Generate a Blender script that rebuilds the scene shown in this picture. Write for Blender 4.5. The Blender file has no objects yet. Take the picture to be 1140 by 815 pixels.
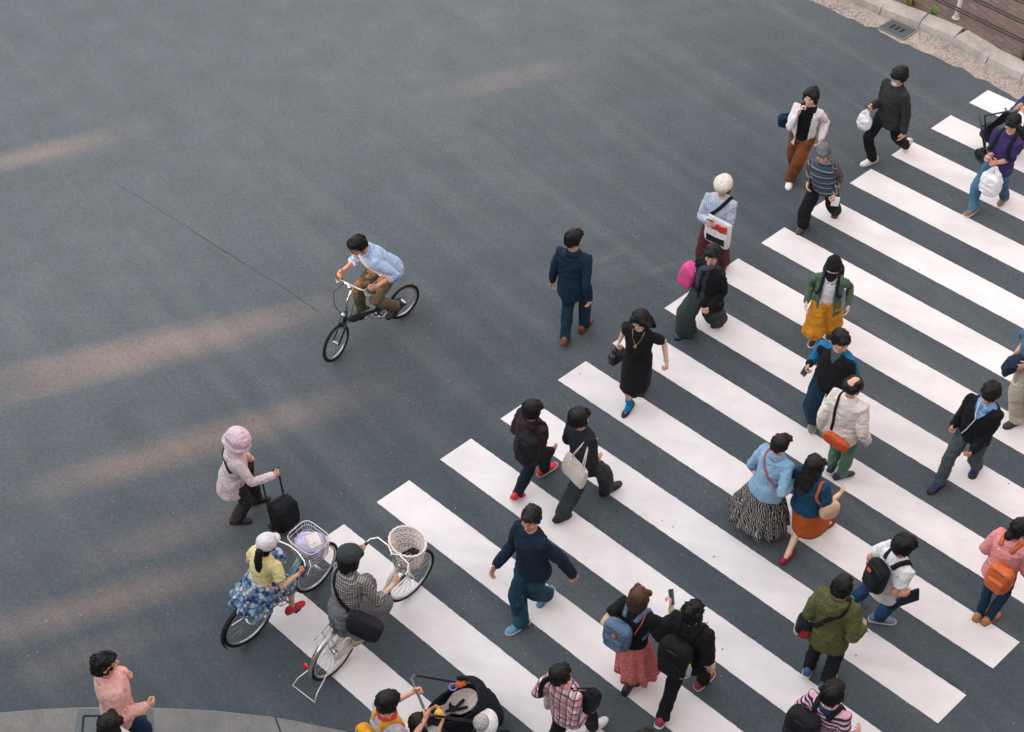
import bpy, bmesh, math, random
import numpy as np
from mathutils import Vector, Matrix
from mathutils.bvhtree import BVHTree

random.seed(7)
rng = np.random.default_rng(7)
scene = bpy.context.scene
COL = scene.collection
rad = math.radians

# ------------------------------------------------------------------ camera
PW, PH = 1140, 815
FPX, PITCH, ROLL, CAMH = 1540.29, 0.834356, -0.0081827, 12.2786
cp, sp = math.cos(PITCH), math.sin(PITCH)
cr, sr = math.cos(ROLL), math.sin(ROLL)
RC = np.array([[cr, sr, 0], [-sr, cr, 0], [0, 0, 1.0]]) @ np.array([[1, 0, 0], [0, -sp, -cp], [0, cp, -sp]])
cam_d = bpy.data.cameras.new('camera')
cam = bpy.data.objects.new('camera', cam_d)
COL.objects.link(cam)
scene.camera = cam
cam_d.sensor_width = 36.0
cam_d.lens = 36.0 * FPX / PW
cam_d.clip_start = 0.1
cam_d.clip_end = 1000
rt, dn, fw = [Vector(r) for r in RC]
M = Matrix.Identity(4)
for i in range(3):
    M[i][0], M[i][1], M[i][2] = rt[i], -dn[i], -fw[i]
M[2][3] = CAMH
cam.matrix_world = M
CAMP = Vector((0, 0, CAMH))


def raydir(x, y):
    d = np.array([(x - PW / 2) / FPX, (y - PH / 2) / FPX, 1.0]) @ RC
    return Vector(d).normalized()


def px(x, y, z=0.0):
    d = raydir(x, y)
    return CAMP + d * ((z - CAMH) / d.z)



def topx(w):
    q = RC @ np.array(Vector(w) - CAMP)
    return PW / 2 + FPX * q[0] / q[2], PH / 2 + FPX * q[1] / q[2]


# ------------------------------------------------------------------ noise
def _h(i, j, k, s):
    n = (i * 374761393 + j * 668265263 + k * 2147483647 * 31 + s * 974711) & 0x7fffffff
    n = ((n ^ (n >> 13)) * 1274126177) & 0x7fffffff
    n = (n ^ (n >> 16)) & 0xffff
    return n / 32767.5 - 1.0


def vnoise(P, s=0):
    P = np.asarray(P, float)
    i = np.floor(P).astype(np.int64)
    f = P - i
    f = f * f * (3 - 2 * f)
    r = 0
    for a in (0, 1):
        for b in (0, 1):
            for c in (0, 1):
                w = (f[:, 0] if a else 1 - f[:, 0]) * (f[:, 1] if b else 1 - f[:, 1]) * (f[:, 2] if c else 1 - f[:, 2])
                r = r + w * _h(i[:, 0] + a, i[:, 1] + b, i[:, 2] + c, s)
    return r


# ------------------------------------------------------------------ mesh builder
class MB:
    def __init__(self):
        self.v = []
        self.f = []
        self.m = []

    def add(self, vs, fs, m=0):
        o = len(self.v)
        self.v += [tuple(q) for q in vs]
        self.f += [tuple(o + i for i in f) for f in fs]
        self.m += [m] * len(fs)

    def loft(self, rings, m=0, cap=True, closed=True):
        n = len(rings[0])
        vs = [q for r in rings for q in r]
        fs = []
        for a in range(len(rings) - 1):
            for b in range(n if closed else n - 1):
                c = (b + 1) % n
                fs.append((a * n + b, a * n + c, (a + 1) * n + c, (a + 1) * n + b))
        if cap:
            fs.append(tuple(range(n - 1, -1, -1)))
            fs.append(tuple((len(rings) - 1) * n + b for b in range(n)))
        self.add(vs, fs, m)

    def tube(self, pts, radii, n=12, m=0, flat=None, up=None, cap=True, round_ends=False):
        pts = [Vector(q) for q in pts]
        if not hasattr(radii, '__len__'):
            radii = [radii] * len(pts)
        if round_ends:
            d0 = (pts[0] - pts[1]).normalized()
            d1 = (pts[-1] - pts[-2]).normalized()
            r0, r1 = radii[0], radii[-1]
            pts = [pts[0] + d0 * r0 * .95, pts[0] + d0 * r0 * .6] + pts + [pts[-1] + d1 * r1 * .6, pts[-1] + d1 * r1 * .95]
            radii = [r0 * .3, r0 * .8] + list(radii) + [r1 * .8, r1 * .3]
        t0 = (pts[1] - pts[0]).normalized()
        u = Vector(up) if up is not None else (Vector((0, 0, 1)) if abs(t0.z) < .9 else Vector((0, 1, 0)))
        u = (u - t0 * u.dot(t0)).normalized()
        rings = []
        for k, q in enumerate(pts):
            if k == 0:
                t = t0
            elif k == len(pts) - 1:
                t = pts[k] - pts[k - 1]
            else:
                t = (pts[k + 1] - pts[k]).normalized() + (pts[k] - pts[k - 1]).normalized()
            if t.length < 1e-9:
                t = t0
            t = t.normalized()
            u = u - t * u.dot(t)
            if u.length < 1e-6:
                u = t.orthogonal()
            u.normalize()
            w = t.cross(u)
            r = radii[k]
            fl = flat if flat else 1.0
            rings.append([q + u * (r * fl * math.sin(2 * math.pi * b / n)) + w * (r * math.cos(2 * math.pi * b / n)) for b in range(n)])
        rings = [r[::-1] for r in rings]
        self.loft(rings, m, cap)

    def ell(self, c, r, R=None, nu=20, nv=12, m=0, e1=1.0, e2=1.0):
        """(super)ellipsoid"""
        c = Vector(c)
        R = R or Matrix.Identity(3)

        def sg(x, e):
            return math.copysign(abs(x) ** e, x)
        rings = []
        for a in range(nv + 1):
            ph = -math.pi / 2 + math.pi * a / nv
            if a == 0:
                ph += .06
            if a == nv:
                ph -= .06
            rings.append([c + R @ Vector((r[0] * sg(math.cos(ph), e1) * sg(math.cos(th), e2), r[1] * sg(math.cos(ph), e1) * sg(math.sin(th), e2), r[2] * sg(math.sin(ph), e1)))
                          for th in [2 * math.pi * b / nu for b in range(nu)]])
        self.loft(rings, m)

    def box(self, c, d, R=None, m=0, bev=0.0):
        c = Vector(c)
        R = R or Matrix.Identity(3)
        if bev <= 0:
            vs = [c + R @ Vector((sx * d[0] / 2, sy * d[1] / 2, sz * d[2] / 2)) for sx in (-1, 1) for sy in (-1, 1) for sz in (-1, 1)]
            self.add(vs, [(0, 1, 3, 2), (4, 6, 7, 5), (0, 4, 5, 1), (2, 3, 7, 6), (0, 2, 6, 4), (1, 5, 7, 3)], m)
            return
        rings = []
        hx, hy, hz = d[0] / 2, d[1] / 2, d[2] / 2
        prof = [(-hz, bev), (-hz + bev * .3, bev * .3), (-hz + bev, 0), (hz - bev, 0), (hz - bev * .3, bev * .3), (hz, bev)]
        for z, ins in prof:
            ring = []
            ax, ay = hx - ins, hy - ins
            b = min(bev, ax, ay)
            for qx, qy, a0 in ((1, 1, 0), (-1, 1, 90), (-1, -1, 180), (1, -1, 270)):
                for k in range(4):
                    a = rad(a0 + 30 * k)
                    ring.append(c + R @ Vector((qx * (ax - b) + b * math.cos(a), qy * (ay - b) + b * math.sin(a), z)))
            rings.append(ring)
        self.loft(rings, m)

    def torus(self, c, R3, r, t, n=48, k=10, m=0, flat=1.0, a0=0, a1=360):
        """ring in the plane spanned by R3 columns 0 and 2 (axis = column 1)"""
        c = Vector(c)
        full = abs(a1 - a0) >= 360
        rings = []
        for a in range(n + (0 if full else 1)):
            th = rad(a0) + rad(a1 - a0) * a / n
            d = R3 @ Vector((math.cos(th), 0, math.sin(th)))
            y = R3 @ Vector((0, 1, 0))
            rings.append([c + d * (r + t * math.cos(2 * math.pi * b / k)) + y * (t * flat * math.sin(2 * math.pi * b / k)) for b in range(k)])
        if full:
            rings.append(rings[0])
            self.loft(rings, m, cap=False)
        else:
            self.loft(rings, m)

    def xf(self, M):
        q = MB()
        q.v = [tuple(M @ Vector(p)) for p in self.v]
        q.f, q.m = list(self.f), list(self.m)
        return q

    def mesh(self, name='mesh', smooth=True):
        me = bpy.data.meshes.new(name)
        me.from_pydata(self.v, [], self.f)
        me.polygons.foreach_set('material_index', self.m)
        if smooth:
            me.polygons.foreach_set('use_smooth', [True] * len(me.polygons))
        me.update()
        return me

    def arrays(self):
        return np.array(self.v, float), self.f, list(self.m)


def fixnormals(me):
    bm = bmesh.new()
    bm.from_mesh(me)
    bmesh.ops.recalc_face_normals(bm, faces=bm.faces)
    bm.to_mesh(me)
    bm.free()


def remesh(mb, voxel=.011, smooth=5):
    """voxel-union of the shells in mb -> new MB"""
    me = mb.mesh('tmp')
    fixnormals(me)
    o = bpy.data.objects.new('tmp', me)
    COL.objects.link(o)
    md = o.modifiers.new('r', 'REMESH')
    md.mode = 'VOXEL'
    md.voxel_size = voxel
    if smooth:
        ms = o.modifiers.new('s', 'SMOOTH')
        ms.factor = .5
        ms.iterations = smooth
    dg = bpy.context.evaluated_depsgraph_get()
    ev = o.evaluated_get(dg)
    m2 = ev.to_mesh()
    n = len(m2.vertices)
    v = np.empty(n * 3)
    m2.vertices.foreach_get('co', v)
    v = v.reshape(-1, 3)
    nr = np.empty(n * 3)
    m2.vertex_normals.foreach_get('vector', nr)
    nr = nr.reshape(-1, 3)
    fs = [tuple(p.vertices) for p in m2.polygons]
    ev.to_mesh_clear()
    bpy.data.objects.remove(o)
    bpy.data.meshes.remove(me)
    return v, nr, fs


def from_arrays(v, fs, m=None):
    q = MB()
    q.v = [tuple(p) for p in v]
    q.f = list(fs)
    q.m = list(m) if m is not None else [0] * len(fs)
    return q


def wrinkle(v, nr, amp=.006, fx=5, fz=14, seed=0, mask=None):
    P = v * np.array([fx, fx, fz])
    n = vnoise(P + vnoise(v * 4, seed + 5)[:, None] * 1.2, seed)
    n2 = vnoise(v * np.array([fz * .9, fz * .9, fx * 1.3]) + 7.3, seed + 1)
    d = (1 - np.abs(n) * 2) * .6 + (1 - np.abs(n2) * 2) * .4
    d = d * amp
    if mask is not None:
        d = d * mask
    return v + nr * d[:, None]


def bvh_of(mb):
    return BVHTree.FromPolygons([Vector(p) for p in mb.v], mb.f)


# ------------------------------------------------------------------ linking
WM = {}


def tag(o, label=None, cat=None, group=None, kind=None):
    if label:
        o['label'] = label
    if cat:
        o['category'] = cat
    if group:
        o['group'] = group
    if kind:
        o['kind'] = kind
    return o


def thing(name, label, cat, loc=(0, 0, 0), yaw=0.0, group=None, Mx=None):
    o = bpy.data.objects.new(name, None)
    o.empty_display_size = .2
    COL.objects.link(o)
    Mx = Mx if Mx is not None else Matrix.Translation(Vector(loc)) @ Matrix.Rotation(yaw, 4, 'Z')
    o.matrix_world = Mx
    WM[o.name] = Mx.copy()
    return tag(o, label, cat, group)


def part(name, mb, mats, parent, local=False, smooth=True, label=None, fix=True):
    """mesh object under parent (a thing or a part); geometry given in world space unless local"""
    top = parent
    while top is not None and top.parent is not None:
        top = top.parent
    if top is not None and not local:
        Mi = WM[top.name].inverted()
        mb = mb.xf(Mi)
    me = mb.mesh(name, smooth)
    if fix:
        fixnormals(me)
    for m in (mats if isinstance(mats, (list, tuple)) else [mats]):
        me.materials.append(m)
    o = bpy.data.objects.new(name, me)
    COL.objects.link(o)
    if parent is not None:
        o.parent = parent
    if label:
        o['label'] = label
    return o


def solo(name, mb, mats, label=None, cat=None, group=None, kind=None, smooth=False, origin=None):
    if origin is not None:
        mb = mb.xf(Matrix.Translation(-Vector(origin)))
    o = part(name, mb, mats, None, local=True, smooth=smooth)
    if origin is not None:
        o.location = origin
    return tag(o, label, cat, group, kind)


# ------------------------------------------------------------------ materials
def lin(c):
    def f(u):
        u /= 255.0
        return u / 12.92 if u <= .04045 else ((u + .055) / 1.055) ** 2.4
    return (f(c[0]), f(c[1]), f(c[2]), 1)


class NT:
    def __init__(self, name):
        self.mat = bpy.data.materials.new(name)
        self.mat.use_nodes = True
        self.t = self.mat.node_tree
        self.b = self.t.nodes['Principled BSDF']
        self._tc = None

    def n(self, typ, **kw):
        nd = self.t.nodes.new(typ)
        for k, v in kw.items():
            if k.startswith('i_'):
                nd.inputs[k[2:].replace('_', ' ')].default_value = v
            else:
                setattr(nd, k, v)
        return nd

    def l(self, a, b):
        self.t.links.new(a, b)

    def tc(self):
        if not self._tc:
            self._tc = self.n('ShaderNodeTexCoord')
        return self._tc.outputs['Object']

    def mapping(self, scale=(1, 1, 1), rot=(0, 0, 0), loc=(0, 0, 0), src=None, kind='POINT'):
        m = self.n('ShaderNodeMapping', vector_type=kind)
        m.inputs['Scale'].default_value = scale
        m.inputs['Rotation'].default_value = rot
        m.inputs['Location'].default_value = loc
        self.l(src or self.tc(), m.inputs['Vector'])
        return m.outputs[0]

    def noise(self, scale, detail=3, rough=.55, vec=None, dist=0):
        nd = self.n('ShaderNodeTexNoise')
        nd.inputs['Scale'].default_value = scale
        nd.inputs['Detail'].default_value = detail
        nd.inputs['Roughness'].default_value = rough
        nd.inputs['Distortion'].default_value = dist
        self.l(vec or self.tc(), nd.inputs['Vector'])
        return nd.outputs['Fac']

    def voro(self, scale, vec=None, feature='F1', rnd=1.0):
        nd = self.n('ShaderNodeTexVoronoi', feature=feature)
        nd.inputs['Scale'].default_value = scale
        nd.inputs['Randomness'].default_value = rnd
        self.l(vec or self.tc(), nd.inputs['Vector'])
        return nd

    def ramp(self, fac, stops, interp='LINEAR'):
        r = self.n('ShaderNodeValToRGB')
        cr_ = r.color_ramp
        cr_.interpolation = interp
        while len(cr_.elements) < len(stops):
            cr_.elements.new(.5)
        for e, (p, c) in zip(cr_.elements, stops):
            e.position = p
            e.color = c if hasattr(c, '__len__') else (c, c, c, 1)
        self.l(fac, r.inputs[0])
        return r.outputs[0]

    def math(self, op, a, b=None, c=None):
        m = self.n('ShaderNodeMath', operation=op)
        for i, q in enumerate((a, b, c)):
            if q is None:
                continue
            if hasattr(q, 'is_linked'):
                self.l(q, m.inputs[i])
            else:
                m.inputs[i].default_value = q
        return m.outputs[0]

    def mix(self, fac, a, b, mode='MIX'):
        m = self.n('ShaderNodeMix', data_type='RGBA', blend_type=mode)
        for s, q in ((m.inputs[0], fac), (m.inputs[6], a), (m.inputs[7], b)):
            if hasattr(q, 'is_linked'):
                self.l(q, s)
            else:
                s.default_value = q
        return m.outputs[2]

    def bump(self, h, strength=.3, dist=.01):
        b = self.n('ShaderNodeBump')
        b.inputs['Strength'].default_value = strength
        b.inputs['Distance'].default_value = dist
        self.l(h, b.inputs['Height'])
        self.l(b.outputs[0], self.b.inputs['Normal'])

    def sep(self, vec=None):
        s = self.n('ShaderNodeSeparateXYZ')
        self.l(vec or self.tc(), s.inputs[0])
        return s.outputs


MATS = {}


def fab(c, rough=.85, var=.20, pat=None, c2=None, sheen=.0, key=None, bump=.25, period=.03, c3=None, fine=True):
    """cloth: woven colour with slow unevenness, creases and an optional printed or knitted pattern"""
    k = ('fab', c, rough, pat, c2, period, c3, var)
    if k in MATS:
        return MATS[k]
    t = NT('cloth')
    c0 = lin(c)
    lum = .3 * c0[0] + .6 * c0[1] + .1 * c0[2]
    dk = .66 + .40 * min(1.0, lum / .32)      # dyed cloth is darker than it looks in the open
    col = tuple(q * dk for q in c0[:3]) + (1,)
    base = None
    if pat:
        col2 = lin(c2)
        s = t.sep()
        if pat in ('vstripe', 'hstripe', 'dstripe'):
            if pat == 'vstripe':
                u = t.math('ADD', s[0], t.math('MULTIPLY', s[1], .8))
            elif pat == 'hstripe':
                u = s[2]
            else:
                u = t.math('ADD', s[2], t.math('MULTIPLY', s[0], .9))
            u = t.math('ADD', u, t.math('MULTIPLY', t.noise(6, 2), period * .8))
            w = t.math('FRACT', t.math('DIVIDE', u, period))
            st = t.ramp(w, [(0, 0), (.46, 0), (.54, 1), (.94, 1), (1, 0)])
            base = t.mix(st, col, col2)
        elif pat == 'plaid':
            col3 = lin(c3)
            base = col
            for ax, ph in ((0, 0), (2, .3)):
                q = s[ax]
                if ax == 0:
                    q = t.math('ADD', s[0], t.math('MULTIPLY', s[1], .6))
                w = t.math('FRACT', t.math('ADD', t.math('DIVIDE', q, period), ph))
                base = t.mix(t.ramp(w, [(0, 0), (.1, 0), (.14, .55), (.5, .55), (.54, 0), (1, 0)]), base, col2)
            for ax, ph in ((0, .18), (2, .5)):
                q = s[ax]
                if ax == 0:
                    q = t.math('ADD', s[0], t.math('MULTIPLY', s[1], .6))
                w = t.math('FRACT', t.math('ADD', t.math('DIVIDE', q, period), ph))
                base = t.mix(t.ramp(w, [(0, 0), (.72, 0), (.75, .85), (.92, .85), (.95, 0), (1, 0)]), base, col3)
        elif pat == 'floral':
            v = t.voro(1 / period)
            base = t.ramp(v.outputs['Color'], [(0, lin(c)), (.35, lin((44, 66, 105))), (.5, lin(c2)), (.72, lin((224, 222, 214))), (.85, lin(c3)), (1, lin(c))], 'CONSTANT')
            base = t.mix(t.ramp(v.outputs['Distance'], [(0, 1), (.45, .95), (.7, 0)]), lin((84, 110, 146)), base)
        elif pat == 'bands':
            u = t.math('ADD', s[2], t.math('MULTIPLY', t.noise(40, 1), .008))
            w = t.math('FRACT', t.math('DIVIDE', u, period))
            base = t.ramp(w, [(0, lin(c)), (.22, lin(c2)), (.36, lin(c)), (.5, lin(c3)), (.7, lin(c)), (.84, lin(c2)), (.92, lin(c))], 'CONSTANT')
        elif pat == 'zebra':
            u = t.math('ADD', t.math('MULTIPLY', s[2], .35), t.math('ADD', s[0], t.math('MULTIPLY', s[1], .55)))
            u = t.math('ADD', u, t.math('MULTIPLY', t.noise(9, 3), .13))
            w = t.math('FRACT', t.math('DIVIDE', u, period))
            base = t.mix(t.ramp(w, [(0, 0), (.5, 0), (.58, 1), (.9, 1), (1, 0)]), col, col2)
        elif pat == 'fleck':
            base = t.mix(t.ramp(t.noise(1 / period, 2), [(0, 0), (.55, 0), (.62, 1)]), col, col2)
        elif pat == 'denim':
            f = t.ramp(t.noise(3.2, 3), [(.35, 0), (.68, 1)])
            base = t.mix(f, col, col2)
    big = t.ramp(t.noise(5, 4), [(.25, 1 - var * .7), (.75, 1 + var * .6)])
    wv = t.ramp(t.noise(90, 2), [(.2, 1 - var * .8), (.8, 1 + var * .5)])
    cc = t.mix(1.0, base if base is not None else col, big, 'MULTIPLY')
    cc = t.mix(1.0, cc, wv, 'MULTIPLY')
    t.l(cc, t.b.inputs['Base Color'])
    t.b.inputs['Roughness'].default_value = rough
    t.b.inputs['Specular IOR Level'].default_value = .25
    t.b.inputs['Sheen Weight'].default_value = sheen
    t.b.inputs['Sheen Roughness'].default_value = .5
    cre = t.noise(16, 4, .6, dist=1.2)
    t.bump(t.math('ADD', cre, t.math('ADD', t.math('MULTIPLY', t.noise(38, 3, .6, dist=.8), .5), t.math('MULTIPLY', t.noise(140, 1), .12))), min(1, bump * 3.0), .05)
    MATS[k] = t.mat
    return t.mat


def plain(name, c, rough=.5, metal=0.0, spec=.5, var=.08, scale=30, bump=0.0, coat=0.0):
    k = ('plain', name, c, rough, metal)
    if k in MATS:
        return MATS[k]
    t = NT(name)
    v = t.ramp(t.noise(scale, 4), [(.25, 1 - var), (.75, 1 + var * .5)])
    t.l(t.mix(1.0, lin(c), v, 'MULTIPLY'), t.b.inputs['Base Color'])
    t.b.inputs['Roughness'].default_value = rough
    t.b.inputs['Metallic'].default_value = metal
    t.b.inputs['Specular IOR Level'].default_value = spec
    t.b.inputs['Coat Weight'].default_value = coat
    if bump:
        t.bump(t.noise(scale * 3, 3), bump, .005)
    MATS[k] = t.mat
    return t.mat


def skin(c=(224, 172, 142)):
    g_ = .3 * c[0] + .6 * c[1] + .1 * c[2]
    c = tuple(int(q + (g_ - q) * .14) for q in c)
    k = ('skin', c)
    if k in MATS:
        return MATS[k]
    t = NT('skin')
    n = t.ramp(t.noise(14, 3), [(.3, lin((c[0] - 10, c[1] - 14, c[2] - 14))), (.7, lin(c))])
    t.l(n, t.b.inputs['Base Color'])
    t.b.inputs['Roughness'].default_value = .55
    t.b.inputs['Subsurface Weight'].default_value = .08
    t.b.inputs['Subsurface Radius'].default_value = (.02, .008, .004)
    t.b.inputs['Specular IOR Level'].default_value = .35
    MATS[k] = t.mat
    return t.mat


def hairm(c=(22, 20, 20), rough=.5):
    c = tuple(int(q * .66) for q in c)
    k = ('hair', c)
    if k in MATS:
        return MATS[k]
    t = NT('hair')
    st = t.noise(1.0, 3, .6, vec=t.mapping((120, 120, 22)), dist=.6)
    cc = t.mix(t.ramp(st, [(.3, 0), (.75, 1)]), lin(c), lin(tuple(min(255, int(q * 1.5 + 3)) for q in c)))
    t.l(cc, t.b.inputs['Base Color'])
    t.b.inputs['Roughness'].default_value = rough
    t.b.inputs['Specular IOR Level'].default_value = .28
    t.bump(st, .7, .01)
    MATS[k] = t.mat
    return t.mat
# ------------------------------------------------------------------ people
BLK = (24, 26, 30)


def ik(a, c, l1, l2, pole):
    a, c = Vector(a), Vector(c)
    d = c - a
    D = d.length
    mx = (l1 + l2) * .995
    if D > mx:
        c = a + d * (mx / D)
        d = c - a
        D = mx
    D = max(D, abs(l1 - l2) + .01)
    u = d.normalized()
    x = (l1 * l1 - l2 * l2 + D * D) / (2 * D)
    h = math.sqrt(max(0, l1 * l1 - x * x))
    p = Vector(pole)
    p = p - u * p.dot(u)
    p = p.normalized() if p.length > 1e-6 else u.orthogonal().normalized()
    return a + u * x + p * h, c


def frame3(x, y, z):
    m = Matrix.Identity(3)
    for i in range(3):
        m[i][0], m[i][1], m[i][2] = x[i], y[i], z[i]
    return m


class Fig:
    """solved figure: joints in local space (x right, y forward)"""


def solve(face, footL, footR, head, H, hands, pelvis=None, lean=.05, seated=False, twist=0, toeL=0, toeR=0, hipshift=0.0, basepx=None):
    s = H / 1.70
    F = Fig()
    F.s, F.H = s, H

    def fpos(f):
        x, y = f[0], f[1]
        lift = f[3] if len(f) > 3 else 0.0
        return px(x, y, .04 * s + lift), (f[2] if len(f) > 2 else 0.0), lift
    wl, pl, liftl = fpos(footL)
    wr, pr, liftr = fpos(footR)
    mid = (wl + wr) / 2
    fx, fy = basepx or (footL[0] + footR[0]) / 2, (footL[1] + footR[1]) / 2
    fl = math.hypot(*face)
    g = px(fx + face[0] / fl * 30, fy + face[1] / fl * 30) - px(fx, fy)
    yaw = math.atan2(-g.x, g.y)
    F.M = Matrix.Translation((mid.x, mid.y, 0)) @ Matrix.Rotation(yaw, 4, 'Z')
    F.Mi = F.M.inverted()
    F.yaw = yaw
    L = lambda w: F.Mi @ w
    F.feet = {}
    for nm, w, p, lift, toe in (('L', wl, pl, liftl, toeL), ('R', wr, pr, liftr, toeR)):
        c = L(w)
        ty = rad(toe) + (rad(8) if nm == 'L' else -rad(8))
        Rz = Matrix.Rotation(ty, 3, 'Z')
        # foot frame: ankle joint at (0,0,.08); shoe centre at y=+.04
        Rp = Rz @ Matrix.Rotation(-rad(p), 3, 'X')
        piv = Vector((0, .09 * s, 0)) if p >= 0 else Vector((0, -.07 * s, 0))
        org = Vector((c.x, c.y, lift)) - Rz @ Vector((0, .04 * s, 0))
        # rotate about the ball (heel raised) or the heel (toe raised)
        base = org + Rz @ piv
        o = base - Rp @ piv
        F.feet[nm] = dict(o=o, R=Rp, ank=o + Rp @ Vector((0, 0, .085 * s)))
    th, shn = .245 * H, .246 * H
    hw = .088 * s
    if pelvis is not None:
        if len(pelvis) == 3:
            P = L(px(*pelvis))
        else:
            P = L(px(pelvis[0], pelvis[1], .52 * H))
            zmax = .53 * H
            P.z = .52 * H
            pelvis_px = pelvis
            for nm, sx in (('L', -1), ('R', 1)):
                a = F.feet[nm]['ank']
                r = (th + shn) * .992
                d2 = (a.x - (P.x + sx * hw)) ** 2 + (a.y - P.y) ** 2
                zmax = min(zmax, a.z + math.sqrt(max(.01, r * r - d2)))
            P = L(px(pelvis[0], pelvis[1], zmax))
            P.z = zmax
    else:
        # the pelvis stands over the feet; let it drift a little where that keeps the trunk upright
        o_ = L(CAMP)
        hd_ = (F.Mi.to_3x3() @ raydir(*head)).normalized()
        D_ = .395 * H
        best = None
        for dx in np.arange(-.30, .301, .03):
            for dy in np.arange(-.36, .361, .03):
                zz = .535 * H
                for nm, sx in (('L', -1), ('R', 1)):
                    a = F.feet[nm]['ank']
                    r = (th + shn) * .992
                    d2 = (a.x - (dx + sx * hw)) ** 2 + (a.y - dy) ** 2
                    zz = min(zz, a.z + math.sqrt(max(.01, r * r - d2)))
                Pq = Vector((dx, dy, zz))
                oc = o_ - Pq
                t_ = -oc.dot(hd_)
                m2 = oc.dot(oc) - t_ * t_
                miss = max(0, math.sqrt(max(0, m2)) - D_)
                off = math.sqrt(max(0, D_ * D_ - m2))
                best_l = None
                for tt in (t_ - off, t_ + off):
                    q_ = o_ + hd_ * tt - Pq
                    ln_ = (q_ - Vector((0, lean * D_, D_))).length / D_
                    if best_l is None or ln_ < best_l:
                        best_l = ln_
                sc = best_l * 2.4 + miss * 30 + (.535 * H - zz) * 5 + abs(dx) * 2.2 + abs(dy) * 1.2
                if best is None or sc < best[0]:
                    best = (sc, Pq)
        P = best[1]
    F.P = P
    # head on the ray through its place
    D = .395 * H
    want = P + Vector((0, lean * D, math.sqrt(1 - lean * lean) * D))
    o = L(CAMP)
    d = (F.Mi.to_3x3() @ raydir(*head)).normalized()
    oc = o - P
    b = oc.dot(d)
    c = oc.dot(oc) - D * D
    disc = b * b - c
    if disc > 0:
        t1, t2 = -b - math.sqrt(disc), -b + math.sqrt(disc)
        q1, q2 = o + d * t1, o + d * t2
        C = q1 if (q1 - want).length < (q2 - want).length else q2
    else:
        C = o + d * (-b)
        C = P + (C - P).normalized() * D
    F.C = C
    u = (C - P).normalized()
    F.miss = (topx(F.M @ C)[0] - head[0], topx(F.M @ C)[1] - head[1])
    F.leanang = math.degrees(math.acos(max(-1, min(1, u.z))))
    F.u = u
    X = Matrix.Rotation(rad(twist), 3, 'Z') @ Vector((1, 0, 0))
    xt = (X - u * X.dot(u)).normalized()
    yt = u.cross(xt)
    F.T = Matrix.Identity(4)
    for i in range(3):
        F.T[i][0], F.T[i][1], F.T[i][2], F.T[i][3] = xt[i], yt[i], u[i], P[i]
    F.Ti = F.T.inverted()
    F.xt, F.yt = xt, yt
    F.neck = P + u * (.298 * H)
    pro = F.yt * (.045 * s if seated else .01 * s)
    F.sh = {'L': P + u * (.250 * H) - xt * (.100 * H), 'R': P + u * (.250 * H) + xt * (.100 * H)}
    F.sh = {k_: v_ + pro for k_, v_ in F.sh.items()}
    F.hip = {'L': P + Vector((-hw, 0, -.01)), 'R': P + Vector((hw, 0, -.01))}
    F.knee, F.ank = {}, {}
    for nm in 'LR':
        k, a = ik(F.hip[nm], F.feet[nm]['ank'], th, shn, (Vector((0, 1, .15)) + (Vector((-.12 if nm == 'L' else .12, 0, 0)) if not seated else Vector((-.05 if nm == 'L' else .05, 0, .3)))))
        F.knee[nm], F.ank[nm] = k, a
    ua, fa = .178 * H, .15 * H
    F.elb, F.wri = {}, {}
    for nm in 'LR':
        hnd = hands.get(nm, 10)
        sx = -1 if nm == 'L' else 1
        S = F.sh[nm]

        def hang(deg, out=.10):
            a = rad(deg)
            return S + xt * (sx * out) + Vector((0, math.sin(a), -math.cos(a))) * (ua + fa) * .97
        pole = Vector((sx * .14, -1, -.3))
        if isinstance(hnd, (int, float)):
            w = hang(hnd)
        elif hnd[0] == 'H':
            w = hang(hnd[1], hnd[2])
        elif hnd[0] == 'T':
            w = F.T @ (Vector(hnd[1:4]) * s)
            if len(hnd) > 4:
                pole = Vector(hnd[4])
        elif hnd[0] == 'W':
            w = L(Vector(hnd[1]))
            w = w + (S - w).normalized() * (.085 * s)
        elif len(hnd) == 3:
            w = L(px(*hnd))
            w = w + (S - w).normalized() * (.05 * s)
        else:
            best = None
            ref = hang(15)
            for z in np.arange(.25, 1.9, .02):
                q = L(px(hnd[0], hnd[1], float(z)))
                e = max(0, (q - S).length - (ua + fa + .03))
                pen = max(0, .14 * s - (q - (P + u * max(0, min(.3 * H, (q - P).dot(u))))).length)
                sc = (q - ref).length + 30 * e + 12 * pen + max(0, -.05 - q.y + P.y) * .4
                if best is None or sc < best[0]:
                    best = (sc, q)
            w = best[1]
            # the pixel marks the hand; the wrist lies a little nearer to the shoulder
            w = w + (S - w).normalized() * (.05 * s)
        if (w - S).dot(u) > -.16 * s and not (isinstance(hnd, tuple) and hnd[0] == 'T' and len(hnd) > 4):
            pole = Vector((sx * .45, -.35, -1))
        if isinstance(hnd, tuple) and hnd[0] == 'W':
            goal = L(Vector(hnd[1]))
            for _ in range(6):
                e_, w_ = ik(S, w, ua, fa, pole)
                w = goal - (w_ - e_).normalized() * (.085 * s)
        F.elb[nm], F.wri[nm] = ik(S, w, ua, fa, pole)
    return F


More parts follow.
